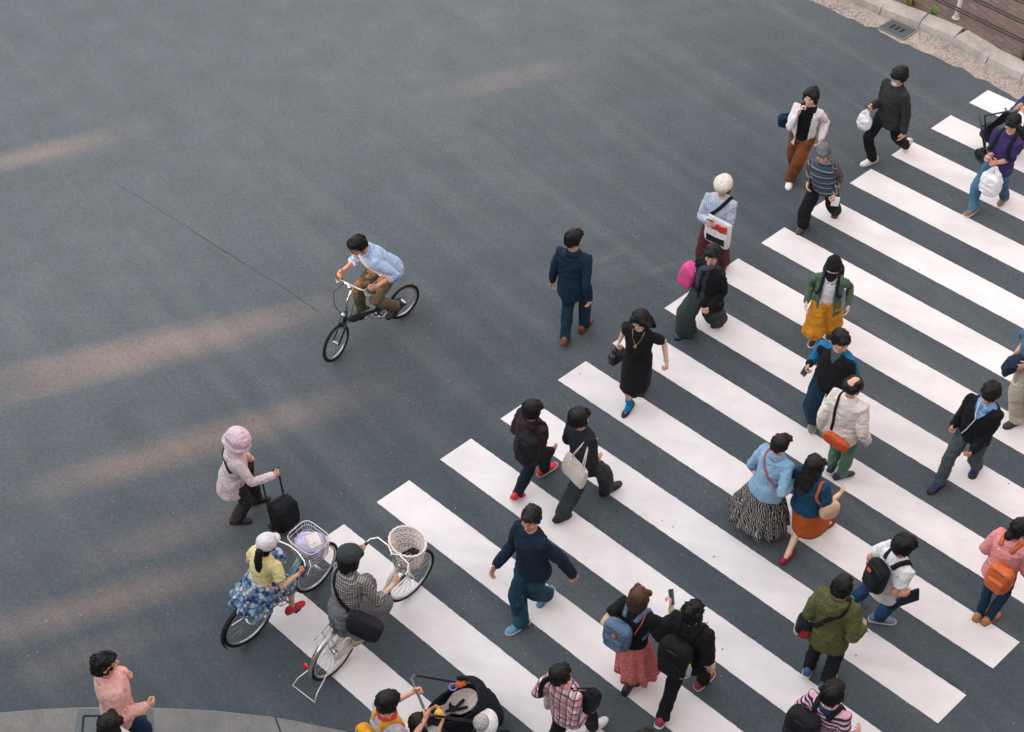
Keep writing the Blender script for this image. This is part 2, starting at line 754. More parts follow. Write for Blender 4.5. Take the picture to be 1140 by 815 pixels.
def hand_mb(F, nm, curl, m=0):
    """palm, four jointed fingers and a thumb"""
    q = MB()
    s = F.s
    W, E = F.wri[nm], F.elb[nm]
    d = (W - E).normalized()
    sx = -1 if nm == 'L' else 1
    inward = (-F.xt * sx)
    n = inward - d * inward.dot(d)
    if n.length < .25:
        n = -F.u - d * (-F.u).dot(d)
    n.normalize()
    sd = n.cross(d).normalized()
    fwd = Vector((0, 1, .6))
    if sd.dot(fwd) < 0:
        sd = -sd
    R = frame3(sd, d, n)
    q.ell(W + d * .045 * s, (.042 * s, .056 * s, .0165 * s), R, 12, 8, m, .8, .8)
    for i, (off, ln) in enumerate(((.031, .95), (.011, 1.05), (-.010, 1.0), (-.030, .78))):
        p = W + d * (.085 * s) + sd * (off * s)
        pts = [p - d * .02 * s, p]
        ang = 0
        fan = sd * (off * .9)
        for seg, cu in ((.042, curl * 1.0 + i * 3), (.028, curl * 1.25), (.021, curl * .8)):
            ang += rad(cu)
            v = (d + fan * 6 * s).normalized() * math.cos(ang) + n * math.sin(ang)
            p = p + v.normalized() * (seg * ln * s)
            pts.append(p)
        q.tube(pts, [.0098 * s, .0095 * s, .0088 * s, .008 * s, .0066 * s], 7, m, round_ends=True)
    p = W + d * .03 * s + sd * .032 * s
    v1 = (sd * .75 + d * .7 + n * .25).normalized()
    v2 = (sd * .25 + d * .9 + n * (.2 + curl * .012)).normalized()
    q.tube([p - v1 * .015 * s, p + v1 * .035 * s, p + v1 * .035 * s + v2 * .03 * s], [.0135 * s, .0115 * s, .008 * s], 7, m, round_ends=True)
    return q


def head_frame(F, hy, hp, child=1.0):
    """4x4: origin head centre, y = gaze"""
    up = (F.u * .35 + Vector((0, 0, 1)) * .65).normalized()
    f = Matrix.Rotation(rad(hy), 3, 'Z') @ Vector((0, 1, 0))
    f = (f - up * f.dot(up)).normalized()
    r = f.cross(up).normalized()
    Rm = frame3(r, f, up) @ Matrix.Rotation(-rad(hp), 3, 'X')
    k = F.s * child * 1.09
    m4 = (Rm * k).to_4x4() if False else Rm.to_4x4()
    m4 = Matrix.Translation(F.C) @ m4 @ Matrix.Scale(k, 4)
    return m4


def body_mb(F, HF, curls, arm_thin=(1, 1), leg_thin=1.0, skinvox=.0115):
    s, H = F.s, F.H
    q = MB()
    hq = MB()
    hq.ell((0, -.008, .022), (.074, .093, .088))
    hq.ell((0, .026, -.04), (.056, .062, .072))
    hq.ell((0, .058, -.092), (.026, .026, .022))
    hq.ell((0, .062, .03), (.05, .03, .035))
    hq.tube([(0, .086, .008), (0, .102, -.018), (0, .107, -.032)], [.009, .012, .014], 8, round_ends=True)
    hq.ell((0, .081, -.064), (.024, .012, .013))
    for sx in (-1, 1):
        hq.ell((sx * .076, -.012, -.012), (.011, .019, .032))
        hq.ell((sx * .04, .058, -.025), (.024, .026, .022))
    hq = hq.xf(HF)
    q.add(hq.v, hq.f)
    hb = HF @ Vector((0, -.03, -.06))
    q.tube([F.neck - F.u * .05 * s, F.neck, (F.neck + hb) / 2, hb], [.062 * s, .056 * s, .053 * s, .052 * s], 14)
    # torso
    rg = []
    for z, a, b, y in ((-.07, .10, .08, 0), (.0, .15, .10, -.01), (.12, .13, .092, 0), (.28, .145, .10, .005), (.38, .155, .095, 0), (.44, .13, .075, -.005), (.49, .06, .05, -.005)):
        rg.append([F.T @ Vector((a * s * math.cos(t), (y + b * math.sin(t)) * s, z * s)) for t in [2 * math.pi * k / 20 for k in range(20)]])
    q.loft(rg)
    for nm in 'LR':
        S, E, W = F.sh[nm], F.elb[nm], F.wri[nm]
        q.tube([S, S.lerp(E, .4), E, E.lerp(W, .35), W, W + (W - E).normalized() * .02 * s], [.05 * s * arm_thin[0], .044 * s * arm_thin[0], .036 * s * arm_thin[1], .037 * s * arm_thin[1], .027 * s, .027 * s], 12, round_ends=True)
        h, k, a = F.hip[nm], F.knee[nm], F.ank[nm]
        q.tube([h, h.lerp(k, .4), k, k.lerp(a, .3), k.lerp(a, .7), a], [.082 * s * leg_thin, .072 * s * leg_thin, .052 * s * leg_thin, .053 * s * leg_thin, .038 * s, .034 * s], 12, round_ends=True)
        ft = F.feet[nm]
        q.tube([ft['o'] + ft['R'] @ Vector(p) * s for p in ((0, -.03, .05), (0, .04, .035), (0, .11, .026))], [.030 * s, .026 * s, .018 * s], 10, round_ends=True)
    v, nr, fs = remesh(q, skinvox * max(.8, s), 3)
    out = from_arrays(v, fs)
    for nm in 'LR':
        hm = hand_mb(F, nm, curls.get(nm, 22))
        out.add(hm.v, hm.f, 0)
    # eyes, brows, mouth set on the face
    bv = bvh_of(out)
    fwd = (HF.to_3x3() @ Vector((0, 1, 0))).normalized()
    k = HF.to_scale()[0]
    RH = HF.to_3x3().normalized()

    def onface(x, z, back=0.0):
        p0 = HF @ Vector((x, .2, z))
        hit = bv.ray_cast(p0, -fwd)
        p = hit[0] if hit[0] is not None else HF @ Vector((x, .09, z))
        return p - fwd * back
    for sx in (-1, 1):
        out.ell(onface(sx * .031, .004, .003), (.0145 * k, .006 * k, .0062 * k), RH, 10, 6, 1)
        out.ell(onface(sx * .031, .004, -.0015), (.0062 * k, .003 * k, .006 * k), RH, 8, 6, 2)
        out.tube([onface(sx * .014, .021), onface(sx * .033, .026), onface(sx * .05, .021)], [.003 * k, .0045 * k, .0025 * k], 6, 2)
    out.tube([onface(-.02, -.064), onface(0, -.061), onface(.02, -.064)], [.003 * k, .0058 * k, .003 * k], 6, 3)
    return out


def hair_mb(F, HF, style, seed=0):
    q = MB()
    k = HF.to_scale()[0]
    E = q.ell
    base = [((0, -.02, .037), (.086, .099, .085)), ((0, -.062, -.02), (.07, .045, .06))]
    if style in ('short', 'curly', 'grey', 'crew', 'neat'):
        base += [((-.07, -.02, .0), (.02, .045, .045)), ((.07, -.02, .0), (.02, .045, .045)), ((0, .052, .068), (.062, .042, .034))]
        if style == 'neat':
            base += [((.02, .05, .08), (.06, .05, .032))]
    elif style == 'fringe':
        base = [((0, -.018, .036), (.092, .104, .088)), ((0, -.06, -.02), (.08, .05, .07)), ((-.074, -.01, -.01), (.022, .05, .055)), ((.074, -.01, -.01), (.022, .05, .055)), ((0, .06, .045), (.066, .045, .042))]
    elif style == 'bald':
        base = [((0, -.058, .010), (.084, .060, .066)), ((-.066, -.010, .028), (.026, .072, .052)), ((.066, -.010, .028), (.026, .072, .052)), ((-.043, .005, .076), (.034, .066, .030)), ((.043, .005, .076), (.034, .066, .030)), ((0, .052, .078), (.05, .03, .018))]
    elif style in ('bob', 'long', 'shoulder'):
        base = [((0, -.018, .038), (.09, .104, .087)), ((0, -.06, -.03), (.085, .055, .09))]
        ln = {'bob': .10, 'shoulder': .16, 'long': .17}[style]
        for sx in (-1, 1):
            base.append(((sx * .075, -.005, -.03), (.024, .055, ln * .8)))
            base.append(((sx * .05, .05, .055), (.045, .04, .04)))
        base.append(((0, -.062, -.05), (.08, .05, ln)))
        if style == 'long':
            base += [((0, -.09, -.15), (.095, .05, .12)), ((-.02, -.105, -.25), (.085, .035, .11))]
    elif style in ('pony', 'bun', 'pigtail'):
        base = [((0, -.018, .036), (.085, .1, .084)), ((0, -.06, -.02), (.072, .045, .07)), ((-.07, .0, .01), (.02, .05, .05)), ((.07, .0, .01), (.02, .05, .05)), ((0, .05, .066), (.06, .04, .034))]
        if style == 'bun':
            base += [((-.02, -.12, -.05), (.045, .045, .05))]
    elif style == 'undercap':
        base = [((0, -.045, -.02), (.083, .068, .07)), ((-.072, .0, -.02), (.02, .05, .06)), ((.072, .0, -.02), (.02, .05, .06))]
    elif style == 'undercaplong':
        base = [((0, -.05, -.04), (.083, .065, .09)), ((-.072, .0, -.05), (.02, .05, .09)), ((.072, .0, -.05), (.02, .05, .09))]
    for c, r in base:
        E(c, r)
    if style == 'pony':
        q.tube([(0, -.1, .03), (0, -.15, .02), (.01, -.17, -.06), (.015, -.16, -.16), (.02, -.15, -.22)], [.025, .035, .04, .034, .012], 10, round_ends=True)
    if style == 'pigtail':
        q.tube([(-.04, -.09, -.03), (-.07, -.12, -.10), (-.075, -.13, -.2), (-.07, -.13, -.30)], [.022, .024, .02, .028], 10, round_ends=True)
    q = q.xf(HF)
    v, nr, fs = remesh(q, .0085 * k, 3)
    Q = (v - np.array(HF.translation)) @ np.array(RH3(HF))
    amp = .014 if style == 'curly' else .0035
    f = 32 if style == 'curly' else 46
    n = vnoise(Q * np.array([f, f, f * (1 if style == 'curly' else .22)]), seed) + .6 * vnoise(Q * 22, seed + 3)
    v = v + nr * (n * amp * k)[:, None]
    out = from_arrays(v, fs)
    # loose locks combed down over the shell so that the outline is not a clean cap
    bv = bvh_of(out)
    top = HF @ Vector((.01, -.03, .12))
    ax = (HF.to_3x3() @ Vector((0, 0, 1))).normalized()
    idx = np.random.default_rng(seed).choice(len(v), 150 if style == 'curly' else 110)
    r2 = random.Random(seed)
    for i in idx:
        p = Vector(v[i])
        if style == 'bald' and (HF.inverted() @ p).z > .07:
            continue
        pts = [p]
        st = (.018 if style != 'curly' else .010) * k
        for j in range(4):
            w = (pts[-1] - top)
            w = w - ax * w.dot(ax) * .3 - ax * .05 * k
            if style == 'curly':
                w += Vector((r2.uniform(-1, 1), r2.uniform(-1, 1), r2.uniform(-1, 1))) * .12
            w += Vector((r2.uniform(-1, 1), r2.uniform(-1, 1), r2.uniform(-1, 1))) * .012
            if w.length < 1e-6:
                break
            nx = pts[-1] + w.normalized() * st
            co, no, _, dd = bv.find_nearest(nx)
            if co is None:
                break
            pts.append(co + (co - F.C).normalized() * ((.001 + .0008 * j) * k if style != 'curly' else (.003 + .001 * j) * k))
        if len(pts) == 5:
            out.tube(pts, [.003 * k, .006 * k, .0065 * k, .005 * k, .0015 * k], 5)
    return out


def RH3(HF):
    return HF.to_3x3().normalized()


def top_mb(F, sleeve='long', hem=-.10, loose=1.0, arm=1.0, female=False, seed=0, hood=False, amp=.012, collar=True, puff=0.0, hemflare=0.0, standcollar=False):
    s = F.s
    q = MB()
    fm = .93 if female else 1.0
    rows = [(hem, .172 + hemflare, .128 + hemflare * .8, -.008), (0.0, .168 + hemflare * .5, .126 + hemflare * .4, -.008), (.12, .150 if female else .158, .115, 0), (.25, .163, .122 + (.012 if female else 0), .006), (.34, .172, .122 + (.01 if female else 0), .004), (.40, .182, .108, 0), (.44, .168, .096, -.006), (.47, .125, .084, -.01), (.495, .086, .072, -.012), (.517, .067, .063, -.01)]
    rg = []
    for z, a, b, y in rows:
        l = loose if z < .45 else 1 + (loose - 1) * .3
        rg.append([F.T @ Vector((a * fm * l * s * math.cos(t), (y + b * l * math.sin(t)) * s, z * s)) for t in [2 * math.pi * k / 28 for k in range(28)]])
    q.loft(rg)
    for nm in 'LR':
        S, E, W = F.sh[nm], F.elb[nm], F.wri[nm]
        sx = -1 if nm == 'L' else 1
        S2 = S - F.xt * sx * .035 * s - F.u * .01 * s
        if sleeve == 'none':
            continue
        a = arm * (.92 if female else 1.0)
        if sleeve == 'long':
            pts = [S2, S, S.lerp(E, .5), E, E.lerp(W, .5), W - (W - E).normalized() * .0]
            rr = [.058, .061, .057, .052, .048, .040]
        elif sleeve == '34':
            pts = [S2, S, S.lerp(E, .5), E, E.lerp(W, .4)]
            rr = [.058, .061, .058, .055, .052]
        elif sleeve == 'elbow':
            pts = [S2, S, S.lerp(E, .5), S.lerp(E, .92)]
            rr = [.058, .063, .064, .069]
        else:
            pts = [S2, S, S.lerp(E, .35), S.lerp(E, .62)]
            rr = [.058, .063, .066, .071]
        q.tube(pts, [r * a * s for r in rr], 14, round_ends=(sleeve == 'long'))
    if hood:
        q.ell(F.T @ Vector((0, -.105 * s, .44 * s)), (.11 * s, .06 * s, .085 * s), F.T.to_3x3(), 16, 10)
        q.tube([F.T @ Vector((math.cos(t) * .095 * s, (-.03 + math.sin(t) * .085) * s, (.492 - .02 * math.sin(t)) * s)) for t in [rad(150) + rad(240) * k / 9 for k in range(10)]], .032 * s, 10)
    v, nr, fs = remesh(q, .0115 * max(.8, s), 4)
    v = wrinkle(v, nr, amp * s, 4.5, 13, seed)
    v = wrinkle(v, nr, amp * .5 * s, 10, 22, seed + 9)
    return from_arrays(v, fs)


def collar_mb(F, w=.03, r=.073, open_=True, z=.487):
    """a turned-down shirt or jacket collar"""
    s = F.s
    q = MB()
    n = 22
    vs, fs = [], []
    for k in range(n + 1):
        a = rad(100) + rad(340) * k / n
        ft = max(0, math.sin(a))
        for rr, zz in ((r, z + .02), (r + .008, z + .034), (r + .02, z + .012), (r + .028 + w * .3, z - .014 - ft * w)):
            vs.append(F.T @ Vector((rr * s * math.cos(a), (-.008 + rr * .95 * math.sin(a)) * s, (zz - ft * .02) * s)))
    for k in range(n):
        for j in range(3):
            fs.append((k * 4 + j, k * 4 + j + 1, (k + 1) * 4 + j + 1, (k + 1) * 4 + j))
    q.add(vs, fs)
    return q


def cut(mb, F, fn):
    """delete faces whose centre (in torso metres / s) satisfies fn"""
    v, fs, ms = mb.arrays()
    Ti = np.array(F.Ti)
    t = (v @ Ti[:3, :3].T + Ti[:3, 3]) / F.s
    keep = []
    for f, m in zip(fs, ms):
        c = t[list(f)].mean(0)
        if not fn(c[0], c[1], c[2]):
            keep.append((f, m))
    used = sorted({i for f, _ in keep for i in f})
    mp = {i: j for j, i in enumerate(used)}
    q = MB()
    q.v = [tuple(v[i]) for i in used]
    q.f = [tuple(mp[i] for i in f) for f, _ in keep]
    q.m = [m for _, m in keep]
    return q


def recolor(mb, F, fn):
    v, fs, ms = mb.arrays()
    Ti = np.array(F.Ti)
    t = (v @ Ti[:3, :3].T + Ti[:3, 3]) / F.s
    for i, f in enumerate(fs):
        c = t[list(f)].mean(0)
        r = fn(c[0], c[1], c[2])
        if r is not None:
            ms[i] = r
    mb.m = ms
    return mb


def solidify(mb, th=.006):
    """thin open shell -> shell with thickness (offset along the vertex normals, rim stitched)"""
    me = mb.mesh('tmp')
    fixnormals(me)
    n = len(me.vertices)
    nr = np.empty(n * 3)
    me.vertex_normals.foreach_get('vector', nr)
    nr = nr.reshape(-1, 3)
    v = np.empty(n * 3)
    me.vertices.foreach_get('co', v)
    v = v.reshape(-1, 3)
    fs = [tuple(p.vertices) for p in me.polygons]
    bpy.data.meshes.remove(me)
    q = MB()
    q.v = [tuple(p) for p in v] + [tuple(p) for p in v - nr * th]
    q.f = list(fs) + [tuple(i + n for i in reversed(f)) for f in fs]
    q.m = list(mb.m) + list(mb.m)
    cnt = {}
    for f, m in zip(fs, mb.m):
        for a, b in zip(f, f[1:] + f[:1]):
            k = (min(a, b), max(a, b))
            cnt.setdefault(k, []).append((a, b, m))
    for k, l in cnt.items():
        if len(l) == 1:
            a, b, m = l[0]
            q.f.append((b, a, a + n, b + n))
            q.m.append(m)
    return q


def trousers_mb(F, style='straight', seed=0, length=1.0, amp=.015, waist=.06):
    s = F.s
    q = MB()
    rg = []
    for z, a, b in ((-.10, .13, .11), (-.05, .160, .122), (0, .162, .122), (waist, .148, .112)):
        rg.append([F.T @ Vector((a * s * math.cos(t), (-.008 + b * math.sin(t)) * s, z * s)) for t in [2 * math.pi * k / 24 for k in range(24)]])
    q.loft(rg)
    R = {'slim': (.088, .078, .06, .056, .047, .043), 'straight': (.092, .085, .07, .067, .062, .060), 'loose': (.097, .094, .086, .084, .08, .077), 'wide': (.105, .11, .115, .12, .125, .128), 'culotte': (.108, .125, .14, .15, .15, .15)}[style]
    for nm in 'LR':
        h, k, a = F.hip[nm], F.knee[nm], F.ank[nm]
        pts = [h, h.lerp(k, .45), k, k.lerp(a, .35), k.lerp(a, .75), k.lerp(a, 1.06)]
        if style == 'culotte':
            pts = [h, h.lerp(k, .5), k, k.lerp(a, .12), k.lerp(a, .3)]
        rr = [r * s for r in R][:len(pts)]
        q.tube(pts, rr, 16)
    v, nr, fs = remesh(q, .0115 * max(.8, s), 3)
    v = wrinkle(v, nr, amp * s, 4, 12, seed)
    if style in ('wide', 'culotte'):
        n = vnoise(v * np.array([17, 17, 3.0]), seed + 4)
        v = v + nr * (n * .014 * s)[:, None]
    return from_arrays(v, fs)


def skirt_mb(F, hem=.25, flare=.20, folds=14, famp=.02, seed=0, waist=.06, front=0.0, squeeze=1.0, pull=.5):
    """hem = height of the hem above the ground (m); cloth hangs from the waist round both legs"""
    s = F.s
    q = MB()
    r2 = random.Random(seed)
    ph = [r2.uniform(0, 6.28) for _ in range(4)]
    top = F.T @ Vector((0, 0, waist * s))
    low = (F.knee['L'] + F.knee['R']) / 2 * (1 - pull) + (F.ank['L'] + F.ank['R']) / 2 * pull
    low = Vector((low.x, low.y + front, hem))
    sp_ = abs(F.ank['L'].y - F.ank['R'].y) * .5
    n, rows = 96, 16
    rings = []
    for i in range(rows + 1):
        t = i / rows
        c = top.lerp(low, t)
        hipb = min(1, t / .22)
        a = (.14 + .045 * hipb) * s + flare * max(0, t - .12)
        b = (.108 + .035 * hipb) * s + (flare * .9 + sp_ * .45) * max(0, t - .12) * squeeze
        ring = []
        for k in range(n):
            th = 2 * math.pi * k / n
            w = famp * (t ** 1.2) * (math.sin(folds * th + ph[0] + t * .8) * .6 + math.sin((folds * .63 + .4) // 1 * th + ph[1]) * .5 + .3 * math.sin(3 * th + ph[2]))
            z = c.z + .012 * t * math.sin(4 * th + ph[3])
            ring.append(Vector((c.x + (a + w) * math.cos(th), c.y + (b + w) * math.sin(th), z)))
        rings.append(ring)
    lastc = low
    rings.append([lastc + (p - lastc) * .93 + Vector((0, 0, .012)) for p in rings[-1]])
    rings.append([lastc + (p - lastc) * .7 + Vector((0, 0, .12)) for p in rings[-2]])
    q.loft(rings)
    v = np.array(q.v)
    nn = vnoise(v * np.array([13, 13, 5]), seed)
    d = v - np.array(low)
    d[:, 2] = 0
    d /= np.linalg.norm(d, axis=1)[:, None] + 1e-6
    q.v = [tuple(p) for p in v + d * (nn * .008)[:, None]]
    return q


def shoe_mbs(F, nm, style='sneaker'):
    ft = F.feet[nm]
    s = F.s
    up, so = MB(), MB()
    T = [(-.106, .014, .03), (-.102, .030, .075), (-.08, .040, .106), (-.04, .043, .116), (.005, .043, .114), (.035, .044, .096), (.07, .046, .066), (.11, .047, .054), (.145, .040, .046), (.168, .026, .038), (.178, .01, .028)]
    if style == 'flat':
        T = [(y, w * .88, (h * .55 if y > -.06 else h * .8)) for y, w, h in T]
    if style == 'boot':
        T = [(y, w * 1.05, h + (.05 if y < .02 else 0)) for y, w, h in T]
    X = lambda p: ft['o'] + ft['R'] @ (Vector(p) * s)
    rings = []
    for y, w, h in T:
        ring = []
        for k in range(14):
            th = 2 * math.pi * k / 14
            z = .018 + (h - .018) * max(0, math.sin(th)) ** .8 if math.sin(th) > 0 else .018
            ring.append(X((w * math.copysign(abs(math.cos(th)) ** .75, math.cos(th)), y, z)))
        rings.append(ring)
    up.loft(rings)
    r2 = []
    n = len(T)
    for zz, g in ((0, .96), (.006, 1.05), (.022, 1.06), (.026, 1.0)):
        ring = [X((w * g + .001, y * (1.01 if 0 < i < n - 1 else 1.03), zz)) for i, (y, w, h) in enumerate(T)] + [X((-(w * g + .001), y * (1.01 if 0 < i < n - 1 else 1.03), zz)) for i, (y, w, h) in reversed(list(enumerate(T)))]
        r2.append(ring)
    so.loft(r2)
    return up, so


def laces_mb(F, nm):
    ft = F.feet[nm]
    s = F.s
    q = MB()
    X = lambda p: ft['o'] + ft['R'] @ (Vector(p) * s)
    for y, h in ((.02, .092), (.042, .082), (.064, .072)):
        q.tube([X((-.022, y, h - .006)), X((0, y, h)), X((.022, y, h - .006))], .004 * s, 5)
    return q


def band(F, pts, bvh, width=.03, thick=.004, off=.006, m=0, space='T', steps=8):
    """a strap lying on cloth through the given torso points"""
    s = F.s
    P = [F.T @ (Vector(p) * s) if space == 'T' else Vector(p) for p in pts]
    path = []
    for a, b in zip(P[:-1], P[1:]):
        for i in range(steps):
            path.append(a.lerp(b, i / steps))
    path.append(P[-1])
    sn = []
    for p in path:
        co, no, _, d = bvh.find_nearest(p)
        sn.append((co + no * off, no) if co is not None and d < .12 else (p, (p - F.P).normalized()))
    pos = [np.array(a) for a, _ in sn]
    for _ in range(4):
        pos = [pos[0]] + [(pos[i - 1] + 2 * pos[i] + pos[i + 1]) / 4 for i in range(1, len(pos) - 1)] + [pos[-1]]
    q = MB()
    rings = []
    for i, p in enumerate(pos):
        t = Vector(pos[min(i + 1, len(pos) - 1)] - pos[max(i - 1, 0)]).normalized()
        n = sn[i][1]
        n = (n - t * n.dot(t))
        n = n.normalized() if n.length > 1e-5 else t.orthogonal().normalized()
        sd = n.cross(t).normalized()
        p = Vector(p) + n * .003
        w, h = width / 2, thick
        rings.append([p + sd * w + n * h, p - sd * w + n * h, p - sd * w - n * h * 2, p + sd * w - n * h * 2])
    q.loft(rings, m)
    return q


def solid_at(F, M_T):
    """world matrix of an accessory frame given in torso space"""
    return F.M @ F.T @ M_T


class Person:
    pass


PCOUNT = [0]


def person(label, face, footL, footR, head, H=1.65, hands=None, top=None, bottom=None, shoes=None, hair=('short', (22, 20, 20)), skinc=(222, 168, 138), hy=0, hp=12, curls=None, pelvis=None, lean=.05, seated=False, twist=0, toeL=0, toeR=0, female=False, hipshift=0.0, extra=None, child=1.0, group=None, glasses=None):
    PCOUNT[0] += 1
    seed = PCOUNT[0] * 17
    F = solve(face, footL, footR, head, H, hands or {}, pelvis, lean, seated, twist, toeL, toeR, hipshift)
    print('person %2d lean %5.1f fwd %5.2f right %5.2f pelz %.2f (%.2f) miss %.0f %.0f %s' % (PCOUNT[0], F.leanang, F.u.y, F.u.x, F.P.z, .535 * H, F.miss[0], F.miss[1], label))
    p = Person()
    p.F = F
    e = thing('person', label, 'person', Mx=F.M, group=group)
    p.e = e
    HF = head_frame(F, hy, hp, child)
    p.HF = HF
    sk = skin(skinc)
    outer = (top[-1] if isinstance(top, (list, tuple)) else top)
    slv = outer.get('sleeve', 'long')
    if slv == 'none':
        slv = top[0].get('sleeve', 'long')
    at = {'long': (.68, .68), '34': (.68, .8), 'elbow': (.72, 1), 'short': (.85, 1), 'none': (1, 1)}[slv]
    bm_ = body_mb(F, HF, curls or {}, at, .72 if bottom and bottom.get('kind') not in ('skirt', 'culotte') else 1.0)
    part('body', bm_, [sk, plain('eye white', (225, 220, 215), .3), plain('iris', (30, 22, 20), .3), plain('lip', (178, 100, 92), .5)], e, local=True)
    if hair:
        part('hair', hair_mb(F, HF, hair[0], seed), hairm(hair[1]), e, local=True)
    # bottoms
    p.bottom = None
    if bottom:
        k = dict(bottom)
        kind = k.pop('kind', 'straight')
        m = k.pop('mat')
        nm = k.pop('name', 'trousers')
        if kind == 'skirt':
            b = skirt_mb(F, seed=seed, **k)
        else:
            b = trousers_mb(F, kind, seed=seed, **k)
        p.bottom = part(nm, b, m, e, local=True)
        p.bbvh = bvh_of(b)
    # tops
    p.layers = []
    tl = top if isinstance(top, (list, tuple)) else [top]
    for ti, t in enumerate(tl):
        k = dict(t)
        if ti < len(tl) - 1 and not k.pop('keep', False):
            k['sleeve'] = 'none'
            k['loose'] = k.get('loose', 1) * .93
        k.pop('keep', None)
        m = k.pop('mat')
        nm = k.pop('name', 'shirt')
        cutf = k.pop('cut', None)
        rec = k.pop('recolor', None)
        col = k.pop('collarmat', None)
        mb = top_mb(F, female=female, seed=seed + 3 + len(p.layers) * 5, **k)
        p.bvh = bvh_of(mb)
        if rec:
            mb = recolor(mb, F, rec)
        if cutf:
            mb = solidify(cut(mb, F, cutf), .007)
        o = part(nm, mb, m, e, local=True)
        if col:
            part('collar', solidify(collar_mb(F), .004), col, o, local=True)
        p.layers.append(o)
    # shoes
    if shoes:
        k = dict(shoes)
        for nm in 'LR':
            up, so = shoe_mbs(F, nm, k.get('style', 'sneaker'))
            o = part('shoe', up, k['mat'], e, local=True)
            part('sole', so, k.get('sole', k['mat']), o, local=True)
            if k.get('laces'):
                part('laces', laces_mb(F, nm), k['laces'], o, local=True)
            if k.get('socks'):
                ft = F.feet[nm]
                q = MB()
                q.tube([F.ank[nm] + (F.knee[nm] - F.ank[nm]).normalized() * .10 * F.s, F.ank[nm], ft['o'] + ft['R'] @ Vector((0, .03, .06)) * F.s, ft['o'] + ft['R'] @ Vector((0, .08, .045)) * F.s], [.048 * F.s, .045 * F.s, .041 * F.s, .034 * F.s], 12, round_ends=True)
                part('sock', q, k['socks'], e, local=True)
    if glasses:
        q = MB()
        for sx in (-1, 1):
            q.torus((sx * .032, .098, .002), Matrix.Identity(3), .02, .002, 18, 6)
            q.tube([(sx * .052, .096, .006), (sx * .08, .0, .008)], .0022, 6)
        q.tube([(-.012, .1, .006), (.012, .1, .006)], .002, 6)
        part('glasses', q.xf(HF), plain('glasses frame', (30, 28, 28), .4), e, local=True)
    return p


def W(p, q):
    """person-local point -> world"""
    return p.F.M @ Vector(q)


def TW(p, x, y, z):
    """torso point (metres for a 1.7 m person) -> world"""
    return p.F.M @ (p.F.T @ (Vector((x, y, z)) * p.F.s))


def hand_w(p, nm, d=.09):
    F = p.F
    return F.M @ (F.wri[nm] + (F.wri[nm] - F.elb[nm]).normalized() * d * F.s)


def acc(name, label, cat, at, yaw, group=None):
    return thing(name, label, cat, loc=at, yaw=yaw, group=group)


def phone(p, nm, label, at=None, c=(25, 27, 32), screen=True):
    q = at or hand_w(p, nm, .11)
    F = p.F
    e = acc('phone', label, 'phone', q, F.yaw)
    # held facing the eyes
    tgt = F.M @ F.C
    up = (tgt - q).normalized()
    f = (F.M.to_3x3() @ Vector((0, 1, 0)))
    f = (f - up * f.dot(up)).normalized()
    R = frame3(f.cross(up), f, up)
    mb = MB()
    mb.box(q, (.074, .150, .010), R, 0, .004)
    o = part('case', mb, plain('phone shell', c, .35), e)
    mb = MB()
    mb.box(q + up * .0062, (.066, .138, .002), R)
    part('screen', mb, plain('phone glass', (58, 70, 82), .12, 0, .6), o, smooth=False)
    return e


